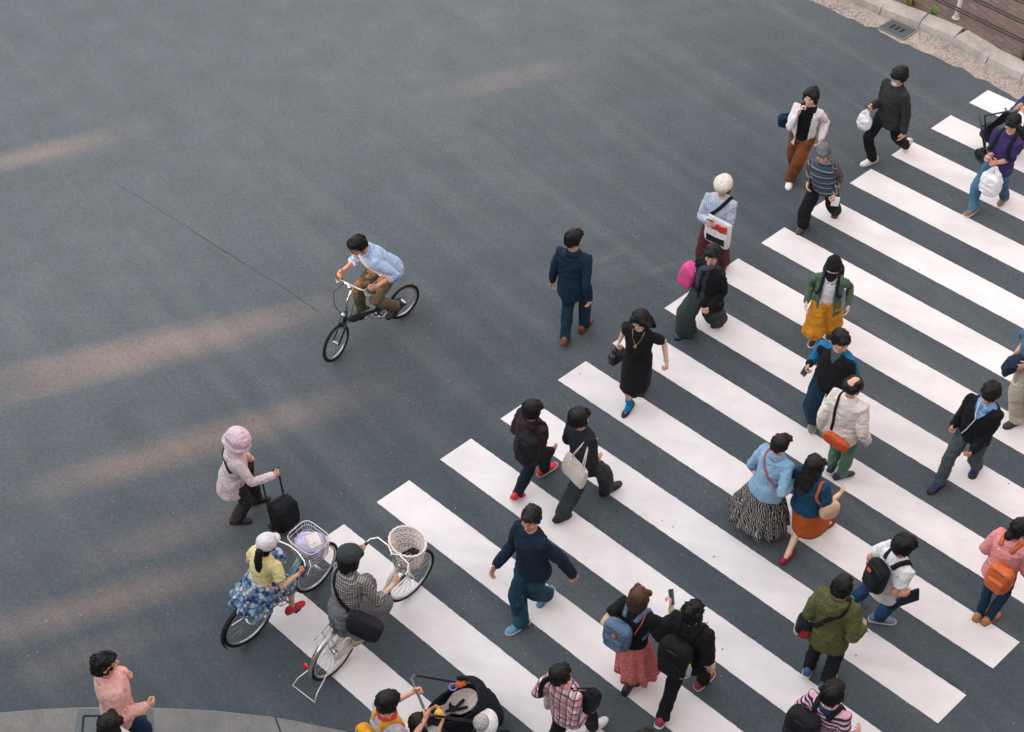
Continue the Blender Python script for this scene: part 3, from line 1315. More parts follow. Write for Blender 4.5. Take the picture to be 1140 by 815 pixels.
def backpack(p, label, mat, w=.29, h=.42, d=.15, z=.27, straps=True, strapmat=None, patch=None, bottle=False, stripe=None, shift=0.0, group=None, handle=True, pocket=True, back=None, only=None, strapw=.05):
    F = p.F
    s = F.s
    hh = F.T @ Vector((shift * s, -.3 * s, z * s))
    co, no, _, _ = p.bvh.find_nearest(F.T @ Vector((shift * s * .6, -.2 * s, z * s)))
    yb = ((F.Ti @ co).y / s if back is None else back) - .012
    Mt = Matrix.Translation(Vector((shift, yb - d / 2, z)) * s) @ Matrix.Scale(s, 4)
    Mw = F.M @ F.T @ Mt
    Tw = F.M @ F.T
    e = thing('backpack', label, 'backpack', Mx=Matrix.Translation(Mw @ Vector((0, 0, -h / 2))) @ Tw.to_3x3().normalized().to_4x4(), group=group)
    q = MB()
    q.ell((0, 0, 0), (w / 2, d / 2, h / 2), None, 28, 18, 0, .45, .55)
    q.ell((0, d * .12, h * .02), (w * .45, d * .42, h * .47), None, 24, 14, 0, .4, .4)
    v, nr, fs = remesh(q.xf(Mt), .011, 2)
    v = wrinkle(v, nr, .008, 6, 10, hash(label) % 97)
    bag = from_arrays(v, fs)
    body = part('pack_body', bag.xf(F.T).xf(F.M), mat, e)
    dark = strapmat or mat
    if pocket:
        q = MB()
        q.ell((0, -d * .45, -h * .17), (w * .37, d * .26, h * .25), None, 22, 12, 0, .4, .45)
        v, nr, fs = remesh(q, .010, 2)
        v = wrinkle(v, nr, .006, 7, 10, 5)
        part('front_pocket', from_arrays(v, fs).xf(Mw), mat, e)
        zp = MB()
        zp.tube([Vector((w * .36 * math.cos(a), -d * .60 - .012 * math.sin(a), -h * .02 + h * .06 * math.sin(a))) for a in [math.pi * k / 8 for k in range(9)]], .004, 6)
        zp.tube([Vector((w * .44 * math.cos(a), -d * .36 - .018 * math.sin(a), h * .24 + h * .16 * math.sin(a))) for a in [math.pi * k / 8 for k in range(9)]], .0045, 6)
        part('zip', zp.xf(Mw), plain('zip teeth', (52, 54, 58), .4, .3), body)
    if patch:
        q = MB()
        q.box((patch[1], -d * .5 - .004, patch[2]), (.05, .012, .05), None, 0, .004)
        part('leather_patch', q.xf(Mw), plain('leather patch', patch[0], .6), body)
    if stripe:
        q = MB()
        q.tube([Vector((w * .5 * math.cos(a) * .98, -d * .5 * math.sin(a) * .98, -h * .40)) for a in [math.pi * k / 12 for k in range(13)]], .012, 8)
        part('reflective_trim', q.xf(Mw), plain('pale trim', stripe, .5), body)
    if bottle:
        be = thing('water_bottle', 'clear plastic water bottle with yellow cap in the side pocket of the big black backpack', 'bottle', loc=Mw @ Vector((w * .5 - .01, -.02, -h * .28)), yaw=F.yaw)
        q = MB()
        q.tube([Vector((w * .5 + .0, -.02, z_)) for z_ in (-h * .28, -h * .26, -h * .02, h * .05, h * .07)], [.03, .033, .033, .02, .014], 14, round_ends=False)
        part('bottle_body', q.xf(Mw), plain('pale bottle plastic', (150, 168, 178), .12, 0, .6), be)
        q = MB()
        q.tube([Vector((w * .5, -.02, z_)) for z_ in (h * .071, h * .115)], [.017, .016], 12)
        part('cap', q.xf(Mw), plain('yellow plastic', (228, 208, 60), .4), be)
    if handle:
        q = MB()
        q.tube([Vector((x, d * .3, h * .47 + zz)) for x, zz in ((-.04, 0), (-.03, .025), (.03, .025), (.04, 0))], .008, 8)
        part('carry_handle', q.xf(Mw), dark, e)
    if straps:
        for sx in (-1, 1):
            if only and sx != only:
                continue
            b = band(F, [(sx * .07, yb + .0, .43), (sx * .085, -.06, .50), (sx * .092, .02, .50), (sx * .10, .12, .40), (sx * .115, .13, .28), (sx * .16, .06, .19), (sx * .15, -.07, .12)], p.bvh, strapw * s, .005, .007)
            part('shoulder_strap', b.xf(F.M), dark, e)
    return e


def shoulder_bag(p, label, name, cat, mat, strapmat, path, at, size, rot=(0, 0, 0), shape=(.5, .5), sw=.028, flap=None, strap_tail=None, group=None):
    """a bag hung from a strap: path = torso points of the strap, at = torso point of bag centre"""
    F = p.F
    s = F.s
    R = Matrix.Rotation(rad(rot[2]), 4, 'Z') @ Matrix.Rotation(rad(rot[0]), 4, 'X') @ Matrix.Rotation(rad(rot[1]), 4, 'Y')
    Mw = F.M @ F.T @ Matrix.Translation(Vector(at) * s) @ R @ Matrix.Scale(s, 4)
    Rw = Mw.to_3x3().normalized().to_4x4()
    e = thing(name, label, cat, Mx=Matrix.Translation(Mw @ Vector((0, 0, -size[2] / 2))) @ Rw, group=group)
    q = MB()
    q.ell((0, 0, 0), (size[0] / 2, size[1] / 2, size[2] / 2), None, 26, 16, 0, shape[0], shape[1])
    v, nr, fs = remesh(q, .010, 2)
    v = wrinkle(v, nr, .006, 7, 9, 3)
    part('bag_body', from_arrays(v, fs).xf(Mw), mat, e)
    if flap:
        q = MB()
        q.ell((0, -.006, size[2] * .16), (size[0] * .515, size[1] * .53, size[2] * .36), None, 26, 12, 0, shape[0], shape[1])
        part('flap', q.xf(Mw), flap, e)
    if path:
        b = band(F, path, p.bvh, sw * s, .004, .007)
        part('strap', b.xf(F.M), strapmat, e)
    return e, Mw
# ------------------------------------------------------------------ light and air
SUN_AZ, SUN_EL = rad(201), rad(15)          # low evening sun, off to the left of the picture
S = Vector((math.cos(SUN_AZ) * math.cos(SUN_EL), math.sin(SUN_AZ) * math.cos(SUN_EL), math.sin(SUN_EL)))
world = bpy.data.worlds.new('World')
scene.world = world
world.use_nodes = True
wt = world.node_tree
bg = wt.nodes['Background']
sky = wt.nodes.new('ShaderNodeTexSky')
sky.sky_type = 'NISHITA'
sky.sun_disc = False
sky.sun_elevation = SUN_EL
sky.sun_rotation = math.pi / 2 - SUN_AZ
sky.air_density = 1.0
sky.dust_density = 2.0
sky.ozone_density = 1.0
hs = wt.nodes.new('ShaderNodeHueSaturation')
hs.inputs['Saturation'].default_value = .13
wt.links.new(sky.outputs[0], hs.inputs['Color'])
wt.links.new(hs.outputs[0], bg.inputs[0])
bg.inputs[1].default_value = .12
sd = bpy.data.lights.new('sun', 'SUN')
so_ = bpy.data.objects.new('sun', sd)
COL.objects.link(so_)
so_.rotation_euler = S.to_track_quat('Z', 'Y').to_euler()
sd.energy = 3.0
sd.angle = rad(1.0)
sd.color = (1.0, .45, .27)
scene.view_settings.view_transform = 'Standard'
scene.view_settings.look = 'None'
scene.view_settings.exposure = 2.9
scene.view_settings.gamma = 1.0

# ------------------------------------------------------------------ road
U0 = Vector((-2.82210, 7.88071, 0))
YAW = -.7264445
SKEW = .11223
du = Vector((math.cos(YAW), math.sin(YAW), 0))      # along a stripe
dv = Vector((-math.sin(YAW), math.cos(YAW), 0))     # across the stripes
PER, WID, LEN = .9, .4568, 5.7488


def asphalt():
    t = NT('asphalt')
    big = t.noise(.22, 4, .55)
    med = t.noise(1.7, 5, .6)
    col = t.mix(t.ramp(big, [(.3, 0), (.7, 1)]), lin((64, 73, 79)), lin((77, 85, 90)))
    # tyre-polished lanes sweeping through the junction
    a_, b_ = px(430, 40), px(600, 170)
    th = math.atan2(b_.y - a_.y, b_.x - a_.x)
    lane = t.noise(1.0, 3, .5, vec=t.mapping((9, .35, 1), (0, 0, th), (0, 0, 0), kind='TEXTURE'), dist=.15)
    col = t.mix(t.ramp(lane, [(.46, 0), (.75, .45)]), col, lin((100, 104, 107)))
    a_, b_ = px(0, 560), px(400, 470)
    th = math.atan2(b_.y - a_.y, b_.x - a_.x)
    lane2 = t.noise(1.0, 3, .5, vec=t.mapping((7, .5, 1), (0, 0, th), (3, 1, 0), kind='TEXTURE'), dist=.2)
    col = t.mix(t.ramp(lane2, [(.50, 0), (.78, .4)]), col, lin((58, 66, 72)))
    # paler road left of the crossing: brighter light painted into the base colour
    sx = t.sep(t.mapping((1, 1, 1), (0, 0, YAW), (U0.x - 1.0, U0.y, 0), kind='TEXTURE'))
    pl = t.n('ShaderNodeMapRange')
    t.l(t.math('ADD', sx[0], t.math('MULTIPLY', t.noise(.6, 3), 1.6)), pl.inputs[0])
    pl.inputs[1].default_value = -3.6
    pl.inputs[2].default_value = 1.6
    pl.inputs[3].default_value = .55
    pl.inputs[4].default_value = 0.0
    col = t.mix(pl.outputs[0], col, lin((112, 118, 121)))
    mot = t.noise(22, 3, .7)
    col = t.mix(1.0, col, t.ramp(mot, [(.3, .84), (.7, 1.16)]), 'MULTIPLY')
    col = t.mix(1.0, col, t.ramp(med, [(.25, .88), (.75, 1.1)]), 'MULTIPLY')
    g = t.noise(75, 2, .7)
    col = t.mix(1.0, col, t.ramp(g, [(.25, .58), (.5, 1.0), (.75, 1.45)]), 'MULTIPLY')
    g2 = t.noise(240, 1, .5)
    col = t.mix(1.0, col, t.ramp(g2, [(.3, .65), (.7, 1.35)]), 'MULTIPLY')
    # pale grit and dark chewing-gum spots
    v = t.voro(7)
    col = t.mix(t.ramp(v.outputs['Distance'], [(.03, .7), (.06, 0)]), col, lin((160, 163, 165)))
    v2 = t.voro(.9, vec=t.mapping((1, 1, 1), (0, 0, .4), (5, 2, 0)))
    sp2 = t.math('ADD', v2.outputs['Distance'], t.math('MULTIPLY', t.noise(14, 2), .07))
    col = t.mix(t.ramp(sp2, [(.045, .5), (.065, 0)]), col, lin((45, 50, 54)))
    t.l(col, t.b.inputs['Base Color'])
    t.b.inputs['Roughness'].default_value = .88
    t.b.inputs['Specular IOR Level'].default_value = .3
    t.bump(g, .35, .008)
    return t.mat


def paint():
    t = NT('road paint')
    n = t.noise(2.2, 5, .6)
    col = t.mix(t.ramp(n, [(.3, 0), (.7, 1)]), lin((218, 212, 212)), lin((232, 227, 226)))
    g = t.noise(60, 3, .7)
    col = t.mix(1.0, col, t.ramp(g, [(.2, .9), (.5, 1.0)]), 'MULTIPLY')
    wear = t.noise(5, 6, .7, dist=1.0)
    col = t.mix(t.ramp(wear, [(.64, 0), (.80, .35)]), col, lin((150, 150, 154)))
    cr_ = t.voro(1.1, feature='DISTANCE_TO_EDGE', vec=t.mapping((1, 1, 1), (0, 0, 0), (0, 0, 0)))
    dst = t.math('ADD', cr_.outputs['Distance'], t.math('MULTIPLY', t.noise(9, 3), .05))
    col = t.mix(t.ramp(dst, [(.018, .22), (.026, 0)]), col, lin((165, 163, 166)))
    smu = t.noise(1.0, 4, .6, vec=t.mapping((4, .5, 1), (0, 0, YAW + .5), kind='TEXTURE'))
    col = t.mix(t.ramp(smu, [(.46, 0), (.78, .5)]), col, lin((178, 176, 178)))
    v = t.voro(3.1)
    col = t.mix(t.ramp(v.outputs['Distance'], [(.03, .8), (.05, 0)]), col, lin((110, 112, 116)))
    t.l(col, t.b.inputs['Base Color'])
    t.b.inputs['Roughness'].default_value = .7
    t.bump(g, .12, .004)
    return t.mat


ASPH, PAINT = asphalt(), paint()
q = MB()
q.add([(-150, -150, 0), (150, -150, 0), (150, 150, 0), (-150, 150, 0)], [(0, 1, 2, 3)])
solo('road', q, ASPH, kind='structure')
for i in range(15):
    q = MB()
    r2 = random.Random(i)
    a, b = [], []
    N = 150
    for k in range(N + 1):
        u = LEN * k / N
        a.append(U0 + du * (u + SKEW * i * PER) + dv * (i * PER + r2.uniform(-.0025, .0025)))
        b.append(U0 + du * (u + SKEW * (i * PER + WID)) + dv * (i * PER + WID + r2.uniform(-.0025, .0025)))
    vs = [p + Vector((0, 0, .004)) for p in a + b]
    q.add(vs, [(k, k + 1, N + 2 + k, N + 1 + k) for k in range(N)])
    solo('crosswalk_stripe', q, PAINT, label=None, kind='structure')

# seams and cracks in the asphalt
CRK = plain('crack tar', (60, 66, 71), .9)


def crack(pts, w, seed):
    r2 = random.Random(seed)
    q = MB()
    P = []
    for (a, b) in zip(pts[:-1], pts[1:]):
        A, B = px(*a), px(*b)
        n = max(3, int((B - A).length / .09))
        P += [A.lerp(B, k / n) for k in range(n)]
    P.append(px(*pts[-1]))
    vs = []
    for k, p in enumerate(P):
        t = (P[min(k + 1, len(P) - 1)] - P[max(k - 1, 0)]).normalized()
        n = Vector((-t.y, t.x, 0))
        p = p + n * r2.gauss(0, .006)
        f = w * r2.uniform(.25, 1.1) * (.3 if k in (0, len(P) - 1) else 1)
        vs += [p + n * f / 2 + Vector((0, 0, .003)), p - n * f / 2 + Vector((0, 0, .003))]
    q.add(vs, [(2 * k, 2 * k + 1, 2 * k + 3, 2 * k + 2) for k in range(len(P) - 1)])
    solo('road_crack', q, CRK, kind='structure')


crack([(205, 251), (262, 288), (312, 318), (356, 348)], .013, 1)
crack([(120, 198), (165, 226), (205, 251)], .008, 2)
crack([(447, 408), (458, 412), (466, 406)], .02, 4)

# darker patch of older asphalt at the left edge
q = MB()
pl = [(-60, 60), (0, 93), (30, 116), (70, 152), (110, 190), (60, 250), (0, 280), (-80, 290)]

# ------------------------------------------------------------------ far kerb, gutter and brick pavement (upper right)
CONC = None


def concrete(name, c1, c2, sc=1.0, grit=.35):
    t = NT(name)
    n = t.noise(2.5 * sc, 6, .65)
    col = t.mix(t.ramp(n, [(.3, 0), (.7, 1)]), lin(c1), lin(c2))
    g = t.noise(55, 3, .75)
    col = t.mix(1.0, col, t.ramp(g, [(.25, 1 - grit), (.75, 1 + grit * .5)]), 'MULTIPLY')
    st = t.noise(1.2, 5, .7, dist=1.5)
    col = t.mix(t.ramp(st, [(.52, 0), (.72, .5)]), col, lin((92, 84, 76)))
    t.l(col, t.b.inputs['Base Color'])
    t.b.inputs['Roughness'].default_value = .9
    t.bump(t.math('ADD', g, n), .5, .012)
    return t.mat


def cobble():
    t = NT('gutter aggregate')
    v = t.voro(26)
    col = t.ramp(v.outputs['Color'], [(0, lin((118, 108, 104))), (.4, lin((168, 156, 148))), (.7, lin((140, 134, 132))), (1, lin((196, 186, 178)))])
    col = t.mix(1.0, col, t.ramp(v.outputs['Distance'], [(.3, 1), (.7, .55)]), 'MULTIPLY')
    n = t.noise(2.0, 5, .7)
    col = t.mix(t.ramp(n, [(.4, 0), (.65, .75)]), col, lin((176, 160, 148)))
    t.l(col, t.b.inputs['Base Color'])
    t.b.inputs['Roughness'].default_value = .9
    t.bump(v.outputs['Distance'], .5, .02)
    return t.mat


KERB = concrete('kerb concrete', (158, 150, 142), (184, 176, 168))
PAVE = concrete('pavement concrete', (116, 116, 115), (134, 133, 130), 1.5, .3)
GUT = cobble()


def ext(P, a=8.0):
    return [P[0] + (P[0] - P[1]).normalized() * a] + P + [P[-1] + (P[-1] - P[-2]).normalized() * a]


ge = ext([px(x, y) for x, y in [(870, -18), (899, 0), (964, 30), (1019, 54), (1104, 95), (1140, 116)]], 12)
kb = ext([px(x, y) for x, y in [(960, 8), (1022, 40), (1062, 55), (1100, 72), (1140, 92)]], 12)
q = MB()
gd = (ge[-1] - ge[0]).normalized()
# the apron: ragged asphalt edge to the foot of the kerb
edge = []
for A, B in zip(ge[:-1], ge[1:]):
    n = max(2, int((B - A).length / .12))
    edge += [A.lerp(B, k / n) for k in range(n)]
edge.append(ge[-1])
gn = Vector((-gd.y, gd.x, 0))
if gn.y < 0:
    gn = -gn
r2 = random.Random(4)
edge = [p + gn * (r2.gauss(0, .026) + .012 * math.sin(k_ * .31)) for k_, p in enumerate(edge)]
vs = []
for p in edge:
    vs += [p + Vector((0, 0, .006)), p + gn * 1.4 + Vector((0, 0, .02))]
q.add(vs, [(2 * k, 2 * k + 2, 2 * k + 3, 2 * k + 1) for k in range(len(edge) - 1)])
solo('gutter', q, GUT, kind='structure')

kt = [px(x, y, .13) for x, y in [(940, -10), (982, 8), (1025, 24), (1064, 40), (1101, 63), (1140, 82)]]
d_ = (kt[-1] - kt[-2]).normalized()
for k in range(8):
    kt.append(kt[-1] + d_ * .55)
d0 = (kt[0] - kt[1]).normalized()
for k in range(10):
    kt.insert(0, kt[0] + d0 * .55)
q = MB()
for A, B in zip(kt[:-1], kt[1:]):
    A, B = Vector((A.x, A.y, 0)), Vector((B.x, B.y, 0))
    t = (B - A).normalized()
    n = Vector((-t.y, t.x, 0))
    if n.y < 0:
        n = -n
    A, B = A + t * .006, B - t * .006
    prof = [(-.05, -.05), (-.035, .05), (-.012, .118), (.03, .138), (.20, .142), (.27, .135), (.285, .10), (.285, -.05)]
    q.loft([[p + n * o + Vector((0, 0, z)) for o, z in prof] for p in (A, A.lerp(B, .5), B)])
solo('kerb', q, KERB, kind='structure')


def brick():
    t = NT('brick paving')
    b = t.n('ShaderNodeTexBrick')
    b.inputs['Scale'].default_value = 1.0
    b.inputs['Brick Width'].default_value = .21
    b.inputs['Row Height'].default_value = .105
    b.inputs['Mortar Size'].default_value = .006
    b.inputs['Color1'].default_value = lin((112, 96, 92))
    b.inputs['Color2'].default_value = lin((88, 78, 78))
    b.inputs['Mortar'].default_value = lin((58, 54, 54))
    t.l(t.mapping((1, 1, 1), (0, 0, rad(62))), b.inputs['Vector'])
    n = t.noise(1.4, 5, .7)
    col = t.mix(t.ramp(n, [(.42, 0), (.7, .7)]), b.outputs[0], lin((104, 80, 66)))
    col = t.mix(1.0, col, t.ramp(t.noise(40, 3), [(.25, .8), (.75, 1.1)]), 'MULTIPLY')
    t.l(col, t.b.inputs['Base Color'])
    t.b.inputs['Roughness'].default_value = .85
    t.bump(b.outputs['Fac'], -.4, .01)
    return t.mat


kn = Vector((.72, .69, 0))
q = MB()
vs = []
for p in kt:
    p0 = Vector((p.x, p.y, .11)) + kn * .25
    vs += [p0, p0 + kn * 25]
q.add(vs, [(2 * k, 2 * k + 2, 2 * k + 3, 2 * k + 1) for k in range(len(kt) - 1)])
solo('pavement', q, brick(), kind='structure')

# drain cover
e = thing('drain_cover', 'dark square drain cover with three slots set in the gutter by the far kerb', 'drain cover', loc=px(999, 32, .03), yaw=0)
cs = [px(x, y, .028) for x, y in [(976, 30), (993, 21), (1022, 33.5), (1006, 44)]]
cc = sum(cs, Vector()) / 4
IRON = plain('cast iron', (84, 88, 92), .7, .3, .5, .25, 12, .4)
q = MB()
q.loft([[c + (cc - c) * .0 + Vector((0, 0, z)) for c in cs] for z in (-.04, .0)])
part('frame', q, PAVE, e, smooth=False)
q = MB()
q.loft([[cc + (c - cc) * f + Vector((0, 0, z)) for c in cs] for z, f in ((.001, .9), (.006, .9), (.008, .88))])
part('plate', q, IRON, e, smooth=False)
a1, a2 = (cs[1] - cs[0]), (cs[3] - cs[0])
q = MB()
for k in (-1, 0, 1):
    m_ = cc + a2.normalized() * (k * .085)
    q.loft([[m_ + a1 * .17 * sx + a2.normalized() * .022 * sy + Vector((0, 0, z)) for sx, sy in ((-1, -1), (1, -1), (1, 1), (-1, 1))] for z in (.004, .0105)])
part('slot', q, plain('slot dark', (22, 24, 26), .9), e, smooth=False)

# guard rail on the brick pavement
gp = px(1064, 20, .11)
gdir = Vector((.70, -.714, 0))
e = thing('guard_rail', 'low guard rail with white posts and dark pipe rails on the brick pavement', 'railing', loc=gp, yaw=0)
WHT = plain('cream post paint', (206, 198, 184), .5, 0, .5, .15, 10)
PIPE = plain('dark rail paint', (44, 44, 46), .45, .2)
for k in range(-2, 4):
    b = gp + gdir * (k * 2.0)
    q = MB()
    q.tube([b, b + Vector((0, 0, .06)), b + Vector((0, 0, .84)), b + Vector((0, 0, .86))], [.036, .035, .035, .02], 16)
    q.tube([b + Vector((0, 0, 0)), b + Vector((0, 0, .012))], [.06, .055], 16)
    part('post', q, WHT, e)
for z in (.16, .44, .74):
    for dz in (0, .045):
        q = MB()
        off = Vector((-.714, -.70, 0)) * .045
        q.tube([gp - gdir * 4.2 + off + Vector((0, 0, z + dz)), gp + gdir * 6.2 + off + Vector((0, 0, z + dz))], .012, 10)
        part('rail', q, PIPE, e)


def weed(x, y, z, n, h, seed, label, c):
    b = px(x, y, z)
    r2 = random.Random(seed)
    q = MB()
    for k in range(n):
        a = r2.uniform(0, 6.28)
        l = h * r2.uniform(.5, 1.1)
        d = Vector((math.cos(a), math.sin(a), 0))
        p = b + d * r2.uniform(0, .06)
        w = Vector((-d.y, d.x, 0)) * r2.uniform(.004, .008)
        lean_ = r2.uniform(.2, .9)
        p1 = p + d * l * lean_ * .4 + Vector((0, 0, l * .7))
        p2 = p + d * l * lean_ + Vector((0, 0, l * (.95 - lean_ * .5)))
        q.add([p - w, p + w, p1 - w * .8, p1 + w * .8, p2], [(0, 1, 3, 2), (2, 3, 4)])
    q = q.xf(Matrix.Translation(-b))
    o = part('weed', q, plain('weed leaf', c, .7, 0, .3, .35, 6), None, local=True, smooth=False)
    o.location = b
    tag(o, label, 'weed')


weed(1013, 5, .11, 110, .24, 1, 'largest tuft of weeds, yellow green blades growing behind the far kerb', (122, 128, 62))
weed(1038, 15, .11, 45, .13, 2, 'small fresh green weed beside the kerb joint below the railing', (110, 146, 58))
weed(1141, 66, .11, 80, .22, 3, 'dark green weed behind the kerb at the picture edge', (70, 84, 44))

# ------------------------------------------------------------------ near pavement (lower left)
ed = [(-120, 806), (-60, 798), (0, 792.6), (40, 789), (85.5, 786.8), (128, 786.3), (171, 787), (237, 790), (299, 796.6), (326, 801), (388, 814), (440, 828), (520, 856), (620, 905)]
E1 = [px(x, y, .10) for x, y in ed]
q = MB()
vs = []
for p in E1:
    vs += [Vector((p.x, p.y + .012, -.02)), Vector((p.x, p.y, .085)), Vector((p.x, p.y - .02, .10)), Vector((p.x * 1.02, p.y - .30, .102)), Vector((p.x * 1.05, p.y - .30, .102))]
n = 5
q.add(vs, [(k * n + j, k * n + j + 1, (k + 1) * n + j + 1, (k + 1) * n + j) for k in range(len(E1) - 1) for j in range(3)])
solo('kerb', q, PAVE, kind='structure')
q = MB()
vs = []
for p in E1:
    vs += [Vector((p.x * 1.02, p.y - .304, .101)), Vector((p.x * 1.02, min(p.y - .31, 2.0), .101))]
q.add(vs, [(2 * k, 2 * k + 1, 2 * k + 3, 2 * k + 2) for k in range(len(E1) - 1)])
solo('pavement', q, concrete('pavement slabs', (114, 114, 112), (130, 128, 125), 1.5, .3), kind='structure')
e = thing('access_cover', 'dark metal access plate set into the near kerb at lower left', 'access cover', loc=px(128, 805, .1), yaw=0)
c4 = [px(x, y, .104) for x, y in [(87, 789), (169, 789), (176, 845), (78, 845)]]
q = MB()
q.loft([[p + Vector((0, 0, z)) for p in c4] for z in (-.01, .003)])
part('plate', q, plain('grey steel plate', (96, 102, 106), .65, .2, .5, .2, 14, .4), e, smooth=False)
q = MB()
for (x0, y0, x1, y1) in ((93, 797, 90.5, 830), (162, 797, 167, 830), (93, 797, 162, 797)):
    a, b = px(x0, y0, .109), px(x1, y1, .109)
    t = (b - a).normalized()
    nn = Vector((-t.y, t.x, 0)) * .011
    q.loft([[p + Vector((0, 0, z)) for p in (a - nn, b - nn, b + nn, a + nn)] for z in (-.004, .0)])
part('seam', q, plain('seam dark', (30, 32, 34), .9), e, smooth=False)
# joints of the kerb stones
q = MB()
for x, y in ((-40, 796), (306, 797.5), (388, 814)):
    a = px(x, y, .105)
    b = a + Vector((x and (x - 128) / 1200, -.32, 0))
    t = (b - a).normalized()
    nn = Vector((-t.y, t.x, 0)) * .006
    q.loft([[p + Vector((0, 0, z)) for p in (a - nn, b - nn, b + nn, a + nn)] for z in (-.004, .0)])
solo('kerb_joint', q, plain('seam dark', (30, 32, 34), .9), kind='structure')

# ------------------------------------------------------------------ added unseen wall: shades the junction, its slots shape the sun streaks
WD = 24.0
az = Vector((math.cos(SUN_AZ), math.sin(SUN_AZ), 0))
wx = Vector((-az.y, az.x, 0))
w0 = Vector((-2.5, 11.5, 0)) + az * WD
holes = []
for (x0, y0, x1, y1) in ((0, 440, 330, 330), (0, 695, 280, 635), (0, 175, 165, 150), (500, 97, 690, 72), (660, 303, 770, 275), (50, 540, 380, 440)):
    _d = px(x1, y1) - px(x0, y0)
    print('streak azimuth', math.degrees(math.atan2(_d.y, _d.x)))
for (x0, y0, x1, y1, wpx, ex) in [(-30, 452, 330, 335, 50, 1.0), (40, 552, 400, 436, 42, 1), (110, 612, 255, 580, 26, 1), (-40, 703, 290, 632, 36, 1), (50, 738, 180, 712, 24, 1), (-30, 180, 165, 150, 20, 1), (500, 95, 660, 75, 12, 1), (640, 308, 790, 271, 32, 1), (318, 563, 396, 550, 12, 1)]:
    a, b = px(x0, y0), px(x1, y1)
    c = (a + b) / 2
    ln = abs((b - a).dot(az))
    w_ = (px((x0 + x1) / 2, (y0 + y1) / 2 - wpx / 2) - px((x0 + x1) / 2, (y0 + y1) / 2 + wpx / 2)).dot(wx)
    D = (w0 - c).dot(az)
    hx, hzz, hw_, hh_ = (c - w0).dot(wx), D * math.tan(SUN_EL), abs(w_) * .68, max(.25, ln * math.tan(SUN_EL))
    r3 = random.Random(int(x0 * 7 + y0))
    k3 = 3 if hw_ > .3 else 2
    for m3 in range(k3):
        sh = r3.uniform(-.22, .22) * hh_
        holes.append((hx + ((m3 + .5) / k3 - .5) * hw_, hzz + sh, hw_ / k3 * .78, hh_ * r3.uniform(.6, .95)))
xs = sorted({-40.0, 40.0} | {round(h[0] + sx * h[2] / 2, 4) for h in holes for sx in (-1, 1)})
zs = sorted({0.0, 19.0} | {round(h[1] + sx * h[3] / 2, 4) for h in holes for sx in (-1, 1)})
q = MB()
TH = .12
for xa, xb in zip(xs[:-1], xs[1:]):
    for za, zb in zip(zs[:-1], zs[1:]):
        xm, zm = (xa + xb) / 2, (za + zb) / 2
        if any(abs(xm - h[0]) < h[2] / 2 and abs(zm - h[1]) < h[3] / 2 for h in holes):
            continue
        q.loft([[w0 + wx * x + az * o + Vector((0, 0, z)) for x, z in ((xa, za), (xb, za), (xb, zb), (xa, zb))] for o in (0, TH)])
e = thing('streak_mask_wall', 'tall grey wall added unseen left of the junction, slotted to shape the sun streaks', 'wall', loc=w0, yaw=SUN_AZ)
part('wall_panel', q, concrete('wall concrete', (120, 116, 112), (140, 136, 130), .4), e, smooth=False)
q = MB()
q.box(w0 + az * .06 + Vector((0, 0, 19.12)), (.3, 80, .24), Matrix.Rotation(SUN_AZ, 3, 'Z'))
part('coping', q, KERB, e, smooth=False)


# ------------------------------------------------------------------ unseen blocks added round the junction to cut horizon sky light
BW = concrete('block facade', (128, 124, 120), (146, 140, 134), .3)
BG = plain('dark window band', (44, 52, 60), .15, 0, .6)


def block(label, cx, cy, yaw, w, d, h, floors):
    e = thing('horizon_blocker', label, 'building', loc=(cx, cy, 0), yaw=yaw)
    Mb = Matrix.Translation((cx, cy, 0)) @ Matrix.Rotation(yaw, 4, 'Z')
    q = MB()
    q.box((0, 0, h / 2), (w, d, h))
    part('wall', q.xf(Mb), BW, e, smooth=False)
    for k in range(floors):
        z = h * (k + .55) / floors
        q = MB()
        for sy in (-1, 1):
            q.box((0, sy * d / 2, z), (w * .94, .12, h / floors * .5))
        for sx in (-1, 1):
            q.box((sx * w / 2, 0, z), (.12, d * .94, h / floors * .5))
        part('window_band', q.xf(Mb), BG, e, smooth=False)
    q = MB()
    q.box((0, 0, h + .3), (w + .5, d + .5, .6))
    part('roof_edge', q.xf(Mb), KERB, e, smooth=False)


block('tall grey block added unseen behind the brick pavement to shade the horizon', 22, 42, math.atan2(-.714, .70), 46, 14, 26, 8)
block('grey block added unseen right of the crossing to shade the horizon', 30, 6, rad(-8), 14, 40, 24, 7)
block('lower grey block added unseen behind the near pavement to shade the horizon', -2, -14, 0, 50, 12, 16, 5)
WHITE_SOLE = plain('white rubber', (226, 222, 218), .6)
BLACK_SOLE = plain('black rubber', (26, 26, 28), .7)


def SH(c, sole=None, **k):
    return dict(mat=plain('shoe leather', c, .5, 0, .4, .15, 20), sole=plain('rubber sole', sole, .7) if sole else BLACK_SOLE, **k)


UR = (.83, -.56)
DL = (-.83, .56)
BLACK = fab((26, 28, 32))
INK = fab((28, 32, 38))
HB = (24, 21, 21)
LACE = plain('white lace', (225, 222, 218), .7)


def front_open(w0, w1=None, zt=.56):
    w1 = w0 if w1 is None else w1
    return lambda x, y, z: y > .02 and z < zt and abs(x) < w0 + (w1 - w0) * max(0, min(1, (z + .1) / .55))


def vneck(depth=.16, w=.075):
    return lambda x, y, z: y > .0 and z > .50 - depth and abs(x) < w * (z - (.50 - depth)) / depth


